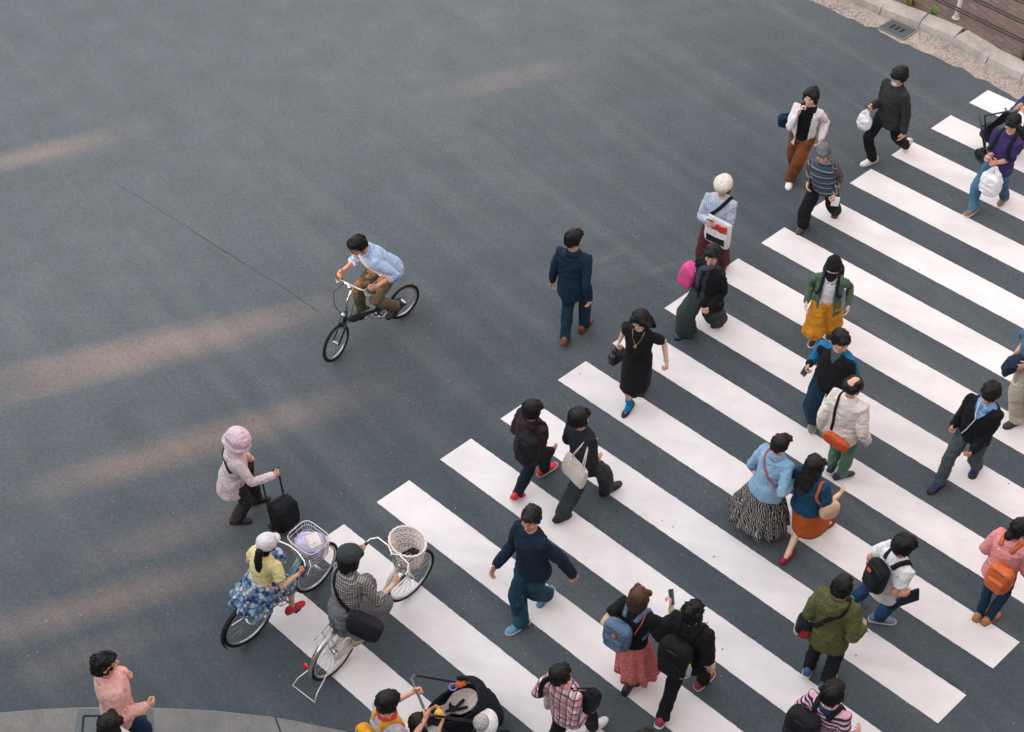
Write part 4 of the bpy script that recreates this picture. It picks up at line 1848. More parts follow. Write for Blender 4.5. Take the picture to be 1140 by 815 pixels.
# --- on the open road
suit = person('man in navy blazer and dark jeans with brown shoes, alone on the road', (.45, -.9), (629, 380, 25), (652, 361), (639, 266), 1.70, {'L': 5, 'R': (656, 336)},
    dict(name='blazer', mat=fab((28, 54, 80)), hem=-.17, loose=1.03, collarmat=fab((24, 46, 68))), dict(kind='straight', mat=fab((34, 62, 86))), SH((122, 70, 48), (80, 50, 38)), ('short', HB), hy=-30)

brown = person('woman with dark bob in white cardigan and rust brown trousers touching her face', (-.45, .9), (879, 203), (884, 186, 30), (903, 107), 1.58, {'R': ('T', .09, .17, .50, (.5, -.1, -1)), 'L': (914.5, 157)},
    [dict(name='knit_top', mat=fab((22, 26, 36)), sleeve='short', hem=-.06, loose=.98), dict(name='cardigan', mat=fab((232, 226, 226), c2=None), sleeve='long', hem=-.16, loose=1.06, arm=1.06, cut=front_open(.085, .10))],
    dict(kind='loose', mat=fab((142, 84, 48))), SH((232, 230, 230), (230, 228, 226)), ('bob', HB), (232, 186, 160), hy=-10, hp=8, female=True, curls={'R': 60, 'L': 25})

masked = person('man in charcoal jacket and black trousers with a white face mask under his chin', (-.9, .45), (1010, 164, 58), (967.5, 179.5), (1001, 84), 1.68, {'R': ('T', .13, .27, .19), 'L': ('H', -6, .09)},
    dict(name='jacket', mat=fab((60, 60, 60)), hem=-.16, loose=1.08, arm=1.12), dict(kind='straight', mat=BLACK), SH((226, 216, 206), (214, 204, 194)), ('fringe', HB), hy=-5, hp=18, curls={'R': 65})

knit = person('grey haired man in blue patterned knit vest and checked sleeves, black trousers', (-.4, .9), (930, 236, 55), (892.5, 253), (916, 170), 1.60, {'L': (929.5, 220), 'R': (899, 205)},
    [dict(name='checked_shirt', mat=fab((86, 84, 84), pat='plaid', c2=(52, 56, 66), c3=(150, 130, 118), period=.05), sleeve='long', hem=-.03, loose=.88, keep=True, arm=.95),
     dict(name='knit_vest', mat=fab((74, 92, 112), pat='bands', c2=(38, 44, 54), c3=(146, 156, 166), period=.10), sleeve='none', hem=-.08, loose=1.06)],
    dict(kind='loose', mat=BLACK), SH((88, 66, 52), (60, 46, 40)), ('grey', (120, 122, 126)), hy=10, hp=25, curls={'L': 60})

purple = person('man in purple shirt and blue jeans reading his phone with a white carrier bag', (-.75, .66), (1116, 223), (1081, 235), (1127.5, 137), 1.66, {'R': ('T', .07, .30, .25), 'L': ('T', -.07, .30, .23)},
    dict(name='polo_shirt', mat=fab((76, 58, 122)), sleeve='elbow', hem=-.13, loose=1.06, collarmat=fab((66, 50, 108))), dict(kind='straight', mat=fab((44, 92, 124), pat='denim', c2=(92, 142, 170))), SH((128, 104, 84), (222, 214, 204)), ('short', HB), hy=5, hp=30, curls={'R': 55, 'L': 60})

pram_parent = person('person in a bright blue top pushing a pram at the right picture edge', (-.85, .5), (1160, 176, 20), (1153, 184), (1149, 102), 1.46, {'R': (1131, 121, .96), 'L': (1139, 125, .96)},
    dict(name='top', mat=fab((28, 88, 140)), sleeve='34', hem=-.10), dict(kind='straight', mat=INK), SH((40, 40, 44), (200, 196, 190)), ('short', HB), hp=15, curls={'R': 75, 'L': 75})

cap_w = person('person in white cap and pale blue striped shirt looking at a phone, maroon trousers', (-.5, .85), (805, 296), (780, 300), (804.5, 208), 1.58, {'R': ('T', .06, .26, .27), 'L': ('T', -.05, .27, .27)},
    dict(name='shirt', mat=fab((198, 206, 222), pat='vstripe', c2=(168, 182, 208), period=.022), sleeve='long', hem=-.20, loose=1.12, arm=1.1, collarmat=fab((196, 204, 222))), dict(kind='loose', mat=fab((104, 52, 62))), SH((60, 50, 48)), ('undercap', HB), hy=-5, hp=26, curls={'R': 60, 'L': 60})

pinkbag = person('dark haired person in black cardigan and wide dark green trousers in full stride', (-.8, .6), (798.5, 357, 30), (761, 371), (793, 283), 1.62, {'L': (789, 346), 'R': (771, 300)},
    [dict(name='shirt', mat=fab((66, 72, 84)), hem=-.05, loose=.97), dict(name='cardigan', mat=BLACK, hem=-.20, loose=1.08, hemflare=.03, cut=front_open(.035, .06))],
    dict(kind='wide', mat=fab((62, 78, 76))), SH((30, 52, 86)), ('neat', (30, 25, 24)), hy=25, hp=12, curls={'L': 60, 'R': 50})

greenj = person('woman in black cap, green open jacket, white shirt and mustard culottes', (-.25, .97), (923, 370), (905.5, 378), (928, 296), 1.53, {'R': (897, 338), 'L': (945, 343)},
    [dict(name='shirt', mat=fab((228, 222, 224)), sleeve='short', hem=-.02, loose=.97), dict(name='jacket', mat=fab((92, 118, 92)), hem=-.15, loose=1.1, hemflare=.02, cut=front_open(.11, .075), collarmat=fab((84, 110, 84)))],
    dict(kind='culotte', mat=fab((208, 140, 42)), name='culottes'), SH((34, 34, 36), (228, 224, 220), laces=LACE), ('undercaplong', HB), (232, 186, 160), hp=38, female=True)

bluej = person('man in black jacket with bright blue shoulders looking down to his side', (-.55, .8), (926, 462), (905, 472), (936, 379), 1.70, {'R': (900, 407), 'L': -12},
    [dict(name='shirt', mat=fab((84, 112, 108)), hem=-.04, loose=.98), dict(name='jacket', mat=[fab((34, 36, 42)), fab((24, 122, 176))], hem=-.12, loose=1.10, arm=1.08, cut=vneck(.11, .06), recolor=lambda x, y, z: 1 if y < .012 + .10 * max(0, z - .40) and (z > .28 or abs(x) > .19) else None)],
    dict(kind='loose', mat=fab((34, 62, 88))), SH((104, 110, 98), (206, 204, 194)), ('short', HB), hy=55, hp=14, curls={'R': 60}, toeR=25)

cream = person('balding man in cream sweatshirt and green trousers walking away', (.62, -.78), (926, 521, 20), (940, 528.5), (950, 430), 1.64, {'R': (965.5, 494), 'L': (914, 478)},
    dict(name='sweatshirt', mat=fab((228, 218, 212)), hem=-.13, loose=1.16, arm=1.22), dict(kind='straight', mat=fab((100, 134, 112))), SH((36, 46, 74), (214, 210, 206)), ('bald', HB), hy=-20, hp=6, glasses=True, toeR=-25)

edge = person('person in denim sleeve and beige trousers carrying folded dark cloth at the right edge', (-.8, .55), (1152, 466), (1128, 470), (1155, 362), 1.68, {'R': (1131.5, 394), 'L': (1141, 408)},
    dict(name='denim_shirt', mat=fab((92, 124, 156)), sleeve='34', hem=-.13), dict(kind='loose', mat=fab((190, 180, 164))), SH((48, 46, 46)), ('short', HB), hp=15, curls={'R': 65})

vman = person('man in black v-neck sweater over light blue shirt with white earphone cord', (-.68, .73), (1086, 523, 25), (1043, 541), (1103, 437), 1.66, {'R': (1060.5, 475), 'L': (1081, 505)},
    [dict(name='shirt', mat=fab((132, 176, 222)), hem=-.04, loose=.96, collarmat=fab((140, 184, 228))), dict(name='sweater', mat=fab((24, 28, 36)), hem=-.09, loose=1.10, arm=1.06, cut=vneck(.19, .10))],
    dict(kind='straight', mat=fab((84, 96, 106))), SH((30, 30, 32), socks=fab((36, 76, 130))), ('fringe', HB), (206, 142, 106), hy=15, hp=30, curls={'R': 65, 'L': 65})

denimw = person('short haired woman in pale denim shirt and long black and white patterned skirt', (.75, -.65), (830, 578), (849, 589, 15), (869, 494), 1.55, {'L': (836, 521), 'R': ('T', .26, .10, .20)},
    dict(name='denim_shirt', mat=fab((134, 174, 206), pat='denim', c2=(160, 194, 220)), hem=-.13, loose=1.16, arm=1.22, sleeve='long', hemflare=.03, collarmat=fab((126, 166, 200))), dict(kind='skirt', name='skirt', mat=fab((38, 38, 42), pat='zebra', c2=(170, 166, 160), period=.028), hem=.18, flare=.20, folds=17, famp=.034), SH((32, 32, 34), (232, 228, 226)), ('neat', (38, 30, 28)), hp=8, female=True, hy=-8)

orange = person('long haired woman in teal knit top, orange skirt and red flat shoes', (.76, -.65), (877, 619, 8), (920, 585, -8), (907, 518), 1.56, {'R': (936, 551), 'L': (880, 540)},
    dict(name='knit_top', mat=fab((26, 84, 118)), sleeve='elbow', hem=-.05, loose=1.10, arm=1.15), dict(kind='skirt', name='skirt', mat=fab((196, 98, 40)), hem=.33, flare=.01, folds=5, famp=.008, pull=.4, squeeze=.8), SH((150, 32, 44), (110, 24, 34), style='flat'), ('long', HB), (234, 190, 168), female=True, hp=8)

tee = person('young man in white t-shirt and blue jeans striding with a dark folder', (.92, -.38), (948, 672, 40), (983, 689), (1007, 607), 1.66, {'R': (1006, 664), 'L': (966, 626)},
    dict(name='t_shirt', mat=fab((232, 230, 234)), sleeve='short', hem=-.14, loose=1.04, amp=.009), dict(kind='straight', mat=fab((26, 66, 104), pat='denim', c2=(44, 92, 132))), SH((98, 122, 142), (222, 218, 216)), ('fringe', HB), (218, 158, 126), hp=12, curls={'R': 70}, toeR=-25, hy=-12)

pinktop = person('woman with low hair bun in pink blouse and dark jeans at the right edge', (.72, -.7), (1092, 681), (1104, 687), (1134.5, 588), 1.54, {'L': (1099, 614), 'R': 15},
    dict(name='blouse', mat=fab((226, 150, 148)), sleeve='34', hem=-.14, loose=1.14, arm=1.2), dict(kind='slim', mat=fab((28, 62, 92))), SH((182, 124, 78), (150, 100, 66)), ('bun', HB), (214, 160, 130), female=True, hp=8)

olive = person('man in olive hooded parka and black trousers with a crossbody bag', (.5, -.85), (900, 745, 20), (922, 757), (937.5, 653), 1.66, {'L': ('T', -.20, .18, .10), 'R': ('T', .26, .14, .02)},
    dict(name='parka', mat=fab((102, 104, 62)), hem=-.22, loose=1.14, arm=1.2, hood=True, hemflare=.01), dict(kind='straight', mat=INK), SH((44, 86, 126), (220, 216, 214)), ('short', HB), hp=8)

stripe = person('person in pink and navy striped shirt with black backpack at the bottom edge', (.6, -.78), (898, 873), (922, 866), (927, 771), 1.68, {'L': ('T', -.26, .12, .08), 'R': ('T', .26, .14, .06)},
    dict(name='striped_shirt', mat=fab((226, 176, 190), pat='hstripe', c2=(44, 46, 74), period=.040), sleeve='long', hem=-.12, loose=1.06, collarmat=fab((44, 70, 100))), dict(kind='straight', mat=INK), SH((60, 60, 64)), ('fringe', HB), hp=8)

blackbp = person('man with curly black hair, black t-shirt, black trousers and maroon sneakers', (.6, -.8), (737, 802, 25), (785, 756), (771.5, 682), 1.70, {'R': (792, 747), 'L': ('T', -.27, .12, .16)},
    dict(name='t_shirt', mat=fab((26, 26, 28)), sleeve='elbow', hem=-.12, loose=1.16, arm=1.25), dict(kind='straight', mat=fab((28, 28, 32))), SH((150, 48, 66), (222, 216, 214)), ('curly', (18, 18, 18)), (216, 160, 128), hp=8, curls={'R': 55})

redskirt = person('woman with brown bob in black t-shirt and long red patterned skirt raising her phone', (.62, -.78), (701, 761), (716, 752), (711.5, 665), 1.56, {'R': ('T', .25, .26, .43, (.6, -.2, -1)), 'L': ('T', -.28, .02, .18)},
    dict(name='t_shirt', mat=fab((30, 30, 34)), sleeve='short', hem=-.04, loose=1.06, arm=1.1), dict(kind='skirt', name='skirt', mat=fab((218, 116, 112), pat='fleck', c2=(236, 164, 156), period=.02), hem=.22, flare=.05, folds=11, famp=.028), SH((40, 40, 44)), ('bob', (92, 62, 48)), (228, 180, 152), female=True, hp=5, curls={'R': 55})

navyman = person('man in navy sweater and blue jeans swinging both arms on the stripes', (-.78, .6), (607.5, 665, 25), (576, 697), (591, 577), 1.70, {'R': (551.5, 632, .80), 'L': ('H', -24, .20)},
    dict(name='sweater', mat=fab((24, 46, 70)), hem=-.08, loose=1.12, arm=1.16), dict(kind='loose', mat=fab((28, 66, 90), pat='denim', c2=(48, 92, 114))), SH((92, 136, 162), (222, 220, 218)), ('crew', (34, 30, 30)), (214, 156, 126), hy=22, hp=6, curls={'L': 30, 'R': 30})

plaid = person('person with long black braid in pink and blue plaid shirt', (.75, -.6), (608, 842), (665, 808, -15), (624, 751), 1.58, {'R': ('T', .19, .16, .08), 'L': ('T', -.27, .05, .02)},
    dict(name='plaid_shirt', mat=fab((232, 214, 218), pat='plaid', c2=(226, 112, 118), c3=(46, 58, 96), period=.075), sleeve='long', hem=-.12, loose=1.12, arm=1.1), dict(kind='straight', mat=BLACK), SH((230, 226, 224), (226, 222, 220), laces=plain('dark shoe stripe', (28, 30, 34), .6)), ('pigtail', (20, 19, 20)), hp=8, hy=-6)

tote = person('man in dark jacket and grey trousers taking a long step with a white tote', (.85, -.45), (626, 576, 20), (681, 544, -18), (645, 465), 1.66, {'R': (662, 516), 'L': ('T', -.24, .16, -.02)},
    dict(name='jacket', mat=fab((42, 48, 58)), hem=-.11, loose=1.10, arm=1.18), dict(kind='loose', mat=fab((66, 72, 76))), SH((34, 34, 36)), ('fringe', HB), hp=8)

hood = person('man in maroon hoodie and navy trousers with red sneakers', (.8, -.58), (576, 554, 28), (610, 522, -8), (593, 456), 1.60, {'L': ('T', -.20, .20, .02), 'R': ('T', .20, .14, .0)},
    dict(name='hoodie', mat=fab((66, 50, 60)), hem=-.13, loose=1.14, arm=1.2, hood=True), dict(kind='straight', mat=fab((32, 42, 62))), SH((206, 46, 50), (226, 222, 222)), ('fringe', HB), hp=8, hy=-15)

dress = person('woman in black dress with bright blue socks and a necklace', (-.4, .92), (714.5, 433, 20), (699, 455), (713, 356), 1.58, {'R': (689.5, 380, .82), 'L': (743.5, 405, .80)},
    dict(name='dress_top', mat=fab((26, 26, 30)), sleeve='short', hem=-.06, loose=1.06), dict(kind='skirt', name='dress_skirt', mat=fab((28, 28, 32)), hem=.42, flare=.0, folds=9, famp=.01, pull=.3, front=.03, squeeze=1.3), SH((28, 28, 32), style='flat', socks=fab((20, 132, 186))), ('long', HB), (228, 182, 156), hy=-12, hp=20, female=True, curls={'R': 60, 'L': 60})

oldlady = person('old woman in lavender hat and pale pink hooded jacket, bent over her wheeled bag', (.96, -.15), (289, 556), (268, 579.5), (266, 491), 1.44, {'R': (307, 531, .86), 'L': (278, 511, .95)},
    dict(name='hooded_jacket', mat=fab((222, 206, 210)), hem=-.24, loose=1.14, arm=1.05, hood=True, hemflare=.03), dict(kind='loose', mat=fab((52, 54, 58))), SH((34, 34, 38)), ('undercap', (90, 86, 84)), hp=22, curls={'R': 75, 'L': 50}, lean=.25)

pinkshirt = person('man with curly black hair in loose pink shirt stepping along the near kerb', (.92, -.35), (152, 842), (168, 836), (116.5, 739), 1.70, {'L': (141, 751, 1.12), 'R': (165, 789, .98)},
    dict(name='shirt', mat=fab((232, 180, 172)), hem=-.14, loose=1.12, arm=1.18, collarmat=fab((230, 178, 170))), dict(kind='straight', mat=fab((22, 62, 88))), SH((80, 64, 56)), ('curly', (22, 20, 20)), (226, 166, 134), hp=5, curls={'L': 65, 'R': 60})

whitetop = person('dark haired person in white top, only head and shoulder in view at lower left', (.75, -.65), (128, 905), (140, 896), (123, 806), 1.58, {'L': 10, 'R': 10},
    dict(name='top', mat=fab((226, 222, 222)), hem=-.12, loose=1.06), dict(kind='straight', mat=INK), SH((60, 58, 58)), ('bob', HB), hp=10, female=True)

mother = person('woman in grey top with red scarf and yellow backpack pushing a stroller', (.85, -.52), (412, 884), (432, 880), (432, 781), 1.58, {'L': (463.5, 769, 1.0), 'R': (476, 800, .98)},
    dict(name='top', mat=fab((186, 182, 188)), sleeve='short', hem=-.10, loose=1.06), dict(kind='straight', mat=INK), SH((60, 58, 58)), ('fringe', (22, 20, 20)), (226, 170, 140), female=True, hp=10, curls={'L': 70, 'R': 70})

child = person('small child with short brown hair holding a yellow ball beside the stroller', (.85, -.5), (474, 853), (484, 850), (466, 804), 1.02, {'L': (483.5, 787, .72), 'R': (494.5, 801, .70)},
    dict(name='t_shirt', mat=fab((36, 38, 44)), sleeve='short', hem=-.08, loose=1.06), dict(kind='straight', mat=INK), SH((120, 60, 60)), ('short', (48, 36, 32)), (228, 172, 142), child=1.35, curls={'L': 50, 'R': 60})

passer = person('dark haired person whose head top just enters the picture at the bottom edge', (.7, -.7), (700, 925), (712, 915), (717, 826), 1.66, {'L': 10, 'R': 10},
    dict(name='jacket', mat=fab((60, 62, 68)), hem=-.12), dict(kind='straight', mat=INK), SH((60, 58, 58)), ('short', (30, 24, 22)), hp=8)
# ------------------------------------------------------------------ hats and small worn pieces (children of their wearer)
def dome(rings, n=32):
    return [[Vector((a * math.cos(t), y + b * math.sin(t), z)) for t in [2 * math.pi * k / n for k in range(n)]] for z, a, b, y in rings]


def hat(p, kind, mat, name='hat', brim=None, mark=None, band_=True, sc=1.0):
    q = MB()
    if kind in ('cap', 'flat'):
        w = 1.0 if kind == 'cap' else 1.16
        q.loft(dome([(.018, .089, .106, -.014), (.05, .094 * w, .110 * w, -.016), (.085, .088 * w, .103 * w, -.018), (.112, .066 * w, .078 * w, -.02), (.128, .03, .036, -.02), (.132, .006, .006, -.02)]))
        top = .134
    elif kind == 'bucket':
        q.loft(dome([(.0, .150, .162, -.01), (.004, .152, .164, -.01), (.03, .118, .132, -.012), (.046, .096, .112, -.012), (.09, .09, .104, -.014), (.118, .072, .084, -.016), (.132, .04, .046, -.016), (.137, .006, .006, -.016)]))
        top = .138
    elif kind == 'knit':
        q.loft(dome([(-.012, .094, .110, -.02), (.004, .112, .128, -.022), (.03, .120, .134, -.024), (.07, .124, .136, -.028), (.105, .108, .118, -.032), (.134, .07, .078, -.034), (.146, .03, .034, -.034), (.15, .005, .005, -.034)]))
        top = .15
    v, nr, fs = remesh(q.xf(p.HF @ Matrix.Scale(sc, 4)), .009 * p.HF.to_scale()[0], 2)
    v = wrinkle(v, nr, .005, 14, 20, 3)
    h = part(name, from_arrays(v, fs), mat, p.e, local=True)
    if kind in ('cap', 'flat'):
        q = MB()
        rows = []
        L_ = .10 if kind == 'cap' else .062
        for i in range(9):
            t = i / 8
            th = [rad(180 - 180 * k / 14) for k in range(15)]
            rows.append([Vector((.088 * math.cos(a) * (1 - .12 * t), .055 + math.sin(a) * (.042 + L_ * t) - .0, .030 - .018 * t * math.sin(a) - .012 * abs(math.cos(a)) * t)) for a in th])
        vs = [v_ for r in rows for v_ in r]
        q.add(vs, [(a * 15 + b, a * 15 + b + 1, (a + 1) * 15 + b + 1, (a + 1) * 15 + b) for a in range(8) for b in range(14)])
        part('brim', solidify(q, .006).xf(p.HF @ Matrix.Scale(sc, 4)), brim or mat, h, local=True)
        q = MB()
        q.ell((0, -.02, top), (.01, .01, .006), None, 10, 6)
        part('button', q.xf(p.HF), mat, h, local=True)
    if kind == 'knit' and band_:
        q = MB()
        q.loft(dome([(-.034, .140, .152, -.016), (-.028, .146, .158, -.016), (-.012, .128, .142, -.018), (.006, .108, .122, -.02), (.002, .104, .118, -.02), (-.018, .124, .138, -.018), (-.034, .140, .152, -.016)]), cap=False)
        v_ = np.array(q.v)
        v_[:, 2] += .010 * np.sin(np.arctan2(v_[:, 1], v_[:, 0]) * 5)
        q.v = [tuple(x) for x in v_]
        part('brim', q.xf(p.HF @ Matrix.Scale(sc, 4)), mat, h, local=True)
        q = MB()
        q.torus((0, -.02, -.006), Matrix(((1, 0, 0), (0, 0, 1), (0, 1, 0))), .102, .010, 36, 8)
        part('hat_band', q.xf(p.HF), plain('dark hat band', (36, 38, 44), .8), h, local=True)
    if mark:
        q = MB()
        q.tube([Vector((.045 * math.cos(a), .094 - .015 * abs(math.cos(a)) + .004, .060 + .012 * math.sin(a))) for a in [rad(25 + 130 * k / 8) for k in range(9)]], .0042, 6)
        part('mark', q.xf(p.HF), plain('pale stitching', mark, .7), h, local=True)
    return h


def ring_on(p, nm, name, mat, r=.034, t=.006, d=-.015):
    F = p.F
    ax = (F.wri[nm] - F.elb[nm]).normalized()
    x = ax.orthogonal().normalized()
    q = MB()
    q.torus(F.wri[nm] + ax * d, frame3(x, ax, x.cross(ax)), r * F.s, t * F.s, 24, 8)
    part(name, q, mat, p.e, local=True)


# ------------------------------------------------------------------ carried bags
def hung(label, name, cat, c, size, mat, yaw, handles=.12, kind='bag', hmat=None, tilt=0.0, hang_to=None, deco=None, roll=0.0):
    """an upright bag: c = world point of its centre, size = (width, depth, height)"""
    c = Vector(c)
    R = Matrix.Rotation(yaw, 3, 'Z') @ Matrix.Rotation(rad(tilt), 3, 'X') @ Matrix.Rotation(rad(roll), 3, 'Y')
    Mw = Matrix.Translation(c) @ R.to_4x4()
    e = thing(name, label, cat, Mx=Matrix.Translation(Mw @ Vector((0, 0, -size[2] / 2))) @ R.to_4x4())
    w, d, h = size
    q = MB()
    hm = hmat or mat
    if kind == 'plastic':
        q.ell((0, 0, -.08 * h), (w / 2, d / 2, h * .42), None, 24, 14, 0, .75, .75)
        q.tube([(-w * .3, 0, h * .1), (-w * .16, 0, h * .42), (0, 0, h * .62)], [w * .22, w * .1, w * .04], 10)
        q.tube([(w * .3, 0, h * .1), (w * .16, 0, h * .42), (0, 0, h * .62)], [w * .22, w * .1, w * .04], 10)
        v, nr, fs = remesh(q, .009, 1)
        v = wrinkle(v, nr, .014, 10, 12, 4)
        v = wrinkle(v, nr, .007, 24, 26, 8)
        part('bag_body', from_arrays(v, fs).xf(Mw), mat, e, smooth=True)
        handles = 0
    elif kind == 'tote':
        rg = []
        for z, f, dd in ((-.5, .9, .5), (-.47, .98, 1.0), (-.2, 1.0, 1.15), (.2, .98, .9), (.46, .95, .45), (.5, .95, .40)):
            rg.append([Vector((w / 2 * f * math.copysign(abs(math.cos(t)) ** .35, math.cos(t)), d / 2 * dd * math.copysign(abs(math.sin(t)) ** .6, math.sin(t)), z * h)) for t in [2 * math.pi * k / 40 for k in range(40)]])
        sub = []
        for a, b in zip(rg[:-1], rg[1:]):
            for k in range(4):
                sub.append([x.lerp(y, k / 4) for x, y in zip(a, b)])
        sub.append(rg[-1])
        inner = [Vector((x.x * .9, x.y * .6, x.z)) for x in rg[-1]]
        sub += [inner, [Vector((x.x * .9, x.y * .5, -.3 * h)) for x in rg[-1]]]
        q.loft(sub)
        v = np.array(q.v)
        n = vnoise(v * 11, 3) * .012 + vnoise(v * np.array([22, 22, 9]), 8) * .006
        v[:, 1] += n
        q.v = [tuple(x) for x in v]
        part('bag_body', q.xf(Mw), mat, e)
    else:
        q.ell((0, 0, 0), (w / 2, d / 2, h / 2), None, 26, 16, 0, .55, .6)
        v, nr, fs = remesh(q, .010, 2)
        v = wrinkle(v, nr, .009, 8, 10, 6)
        part('bag_body', from_arrays(v, fs).xf(Mw), mat, e)
        q = MB()
        q.tube([Vector((w * .40 * math.cos(a), 0, h * .42 + .02 * math.sin(a))) for a in [math.pi * k / 8 for k in range(9)]], .006, 6)
        part('zip', q.xf(Mw), hm, e)
    if handles or hang_to is not None:
        for sy in (-1, 1):
            q = MB()
            a, b = Mw @ Vector((-w * .26, sy * d * .22, h * .46)), Mw @ Vector((w * .26, sy * d * .22, h * .46))
            m_ = Vector(hang_to) if hang_to is not None else Mw @ Vector((0, sy * d * .1, h * .46 + handles))
            x = (b - a).normalized() * (.03 if hang_to is None else .015)
            q.tube([a, a.lerp(m_ - x, .5), m_ - x, m_, m_ + x, b.lerp(m_ + x, .5), b], .0075, 8)
            part('handle', q, hm, e)
    if deco:
        for pts, m_ in deco:
            q = MB()
            fr = [Vector((x * w, d * .5 * 1.02 + .008, z * h)) for x, z in pts]
            bk = [Vector((x * w, d * .5 - .03, z * h)) for x, z in pts]
            q.loft([bk, fr])
            part('print', q.xf(Mw), m_, e, smooth=False)
    return e


WHITE_PL = plain('white plastic film', (228, 226, 230), .35, 0, .5, .06, 8)
CANVAS = fab((226, 216, 206))
DARKNYL = fab((30, 32, 38), rough=.7)
BLKLEA = plain('black leather', (30, 30, 34), .45, 0, .5, .2, 14, .3)

# --- upper right group
hung('navy handbag hanging from the arm of the woman in white cardigan', 'handbag', 'handbag', px(874.5, 134, 1.02), (.20, .12, .20), fab((30, 52, 84)), brown.F.yaw + .5, .10, hang_to=brown.F.M @ brown.F.elb['R'].lerp(brown.F.wri['R'], .3))
hw_ = hand_w(masked, 'R', .08)
phone(masked, 'R', 'black phone in the hand of the man in charcoal jacket', hw_ + Vector((-.02, -.02, .035)))
hung('small white carrier bag hanging from the hand of the man in charcoal jacket', 'carrier_bag', 'bag', hw_ + Vector((-.01, -.02, -.19)), (.19, .13, .27), WHITE_PL, masked.F.yaw, 0, 'plastic')
q = MB()
q.ell((0, .072, -.072), (.044, .038, .036), None, 16, 10)
part('face_mask', q.xf(masked.HF), fab((232, 232, 234)), masked.e, local=True)
for p, cm in ((masked, (54, 54, 54)),):
    part('collar', solidify(collar_mb(p.F, .012), .004), fab(cm), p.e, local=True)
hw_ = hand_w(knit, 'L', .08)
e = thing('paper', 'folded white paper in the hand of the grey haired man', 'paper', loc=hw_, yaw=knit.F.yaw)
q = MB()
q.box(hw_ + Vector((.03, 0, -.03)), (.10, .012, .13), Matrix.Rotation(knit.F.yaw + .3, 3, 'Z') @ Matrix.Rotation(.2, 3, 'X'), 0, .004)
part('sheet', q, plain('paper white', (232, 230, 228), .8), e)
h1, h2 = hand_w(purple, 'R', .09), hand_w(purple, 'L', .09)
phone(purple, 'R', 'silver phone held in both hands by the man in purple shirt', (h1 + h2) / 2 + Vector((0, 0, .03)), c=(170, 172, 176))
hung('bulging white carrier bag hanging from the wrist of the man in purple shirt', 'carrier_bag', 'bag', TW(purple, -.10, .34, -.06), (.27, .18, .40), WHITE_PL, purple.F.yaw, 0, 'plastic')
backpack(purple, 'black backpack on the back of the man in purple shirt', DARKNYL)

hat(cap_w, 'knit', fab((224, 216, 206)), 'cap', band_=False, sc=.9)
h1, h2 = hand_w(cap_w, 'R', .09), hand_w(cap_w, 'L', .09)
phone(cap_w, 'R', 'dark phone held in both hands by the person in white cap', (h1 + h2) / 2 + Vector((0, 0, .03)))
b = band(cap_w.F, [(-.12, -.08, .42), (-.10, -.02, .49), (-.085, .06, .47), (.0, .13, .36), (.10, .13, .24)], cap_w.bvh, .045, .004, .008)
e = thing('camera_strap', 'wide black strap across the chest of the person in white cap', 'strap', Mx=cap_w.F.M)
part('webbing', b, DARKNYL, e, local=True)
RED, BLK_INK = fab((222, 66, 52)), fab((34, 34, 38))
cw = TW(cap_w, -.10, .27, .15)
hung('white tote printed with a red block and a black block, carried in front', 'tote_bag', 'tote bag', cw, (.36, .09, .38), fab((236, 234, 236)), cap_w.F.yaw - .25, .1, 'tote', hang_to=cap_w.F.M @ (cap_w.F.wri['L'] + Vector((0, 0, -.02))),
     deco=[([(-.40, .18), (-.16, .12), (.0, .15), (.36, .10), (.38, .32), (.1, .36), (-.12, .34), (-.38, .42)], RED), ([(-.38, -.36), (-.06, -.38), (.34, -.42), (.36, -.18), (.04, -.16), (-.36, -.10)], BLK_INK)])

shoulder_bag(pinkbag, 'bright pink rucksack slung from the shoulder of the person in black cardigan', 'rucksack', 'backpack', fab((232, 88, 152)), fab((34, 36, 44)), [(.12, -.1, .40), (.12, -.02, .48), (.13, .06, .44), (.2, .06, .36)], (.285, .06, .13), (.22, .18, .40), (0, -14, 0), (.45, .5))
q = MB()
part('scarf', band(pinkbag.F, [(-.05, .02, .50), (.0, .09, .48), (.05, .08, .46), (.06, .13, .34), (.07, .15, .16)], pinkbag.bvh, .06, .012, .012), fab((78, 86, 98)), pinkbag.e, local=True)

hat(greenj, 'cap', fab((30, 30, 34)), 'cap', mark=(206, 204, 200))
backpack(greenj, 'navy backpack on the shoulders of the woman in green jacket', fab((32, 44, 72)), w=.27, h=.38, strapw=.036)
phone(bluej, 'R', 'phone held low by the man in black and blue jacket', c=(150, 156, 162))
shoulder_bag(cream, 'orange crossbody bag with black strap behind the man in cream sweatshirt', 'crossbody_bag', 'bag', fab((216, 92, 46), rough=.6), DARKNYL, [(-.06, .12, .42), (-.085, .02, .5), (-.085, -.08, .46), (-.075, -.15, .28), (-.07, -.18, .06)], (.045, -.205, -.02), (.31, .075, .17), (8, 10, 0), (.5, .55), .03)
hw_ = hand_w(edge, 'R', .08)
e = thing('folded_jacket', 'dark blue folded jacket carried over the hand at the right edge', 'jacket', loc=px(1124, 406, .92), yaw=0)
q = MB()
c_ = px(1127, 404, .98)
a_ = px(1116, 412, .84)
b_ = px(1140, 398, 1.02)
q.tube([a_, a_.lerp(c_, .5), c_, c_.lerp(b_, .6), b_], [.05, .085, .10, .09, .07], 16, flat=.55)
q.tube([a_ + Vector((.03, 0, -.07)), c_ + Vector((.02, 0, -.09)), b_ + Vector((0, 0, -.10))], [.045, .08, .06], 14, flat=.5)
v, nr, fs = remesh(q, .011, 2)
v = wrinkle(v, nr, .016, 8, 12, 3)
part('cloth', from_arrays(v, fs), fab((40, 58, 80)), e)
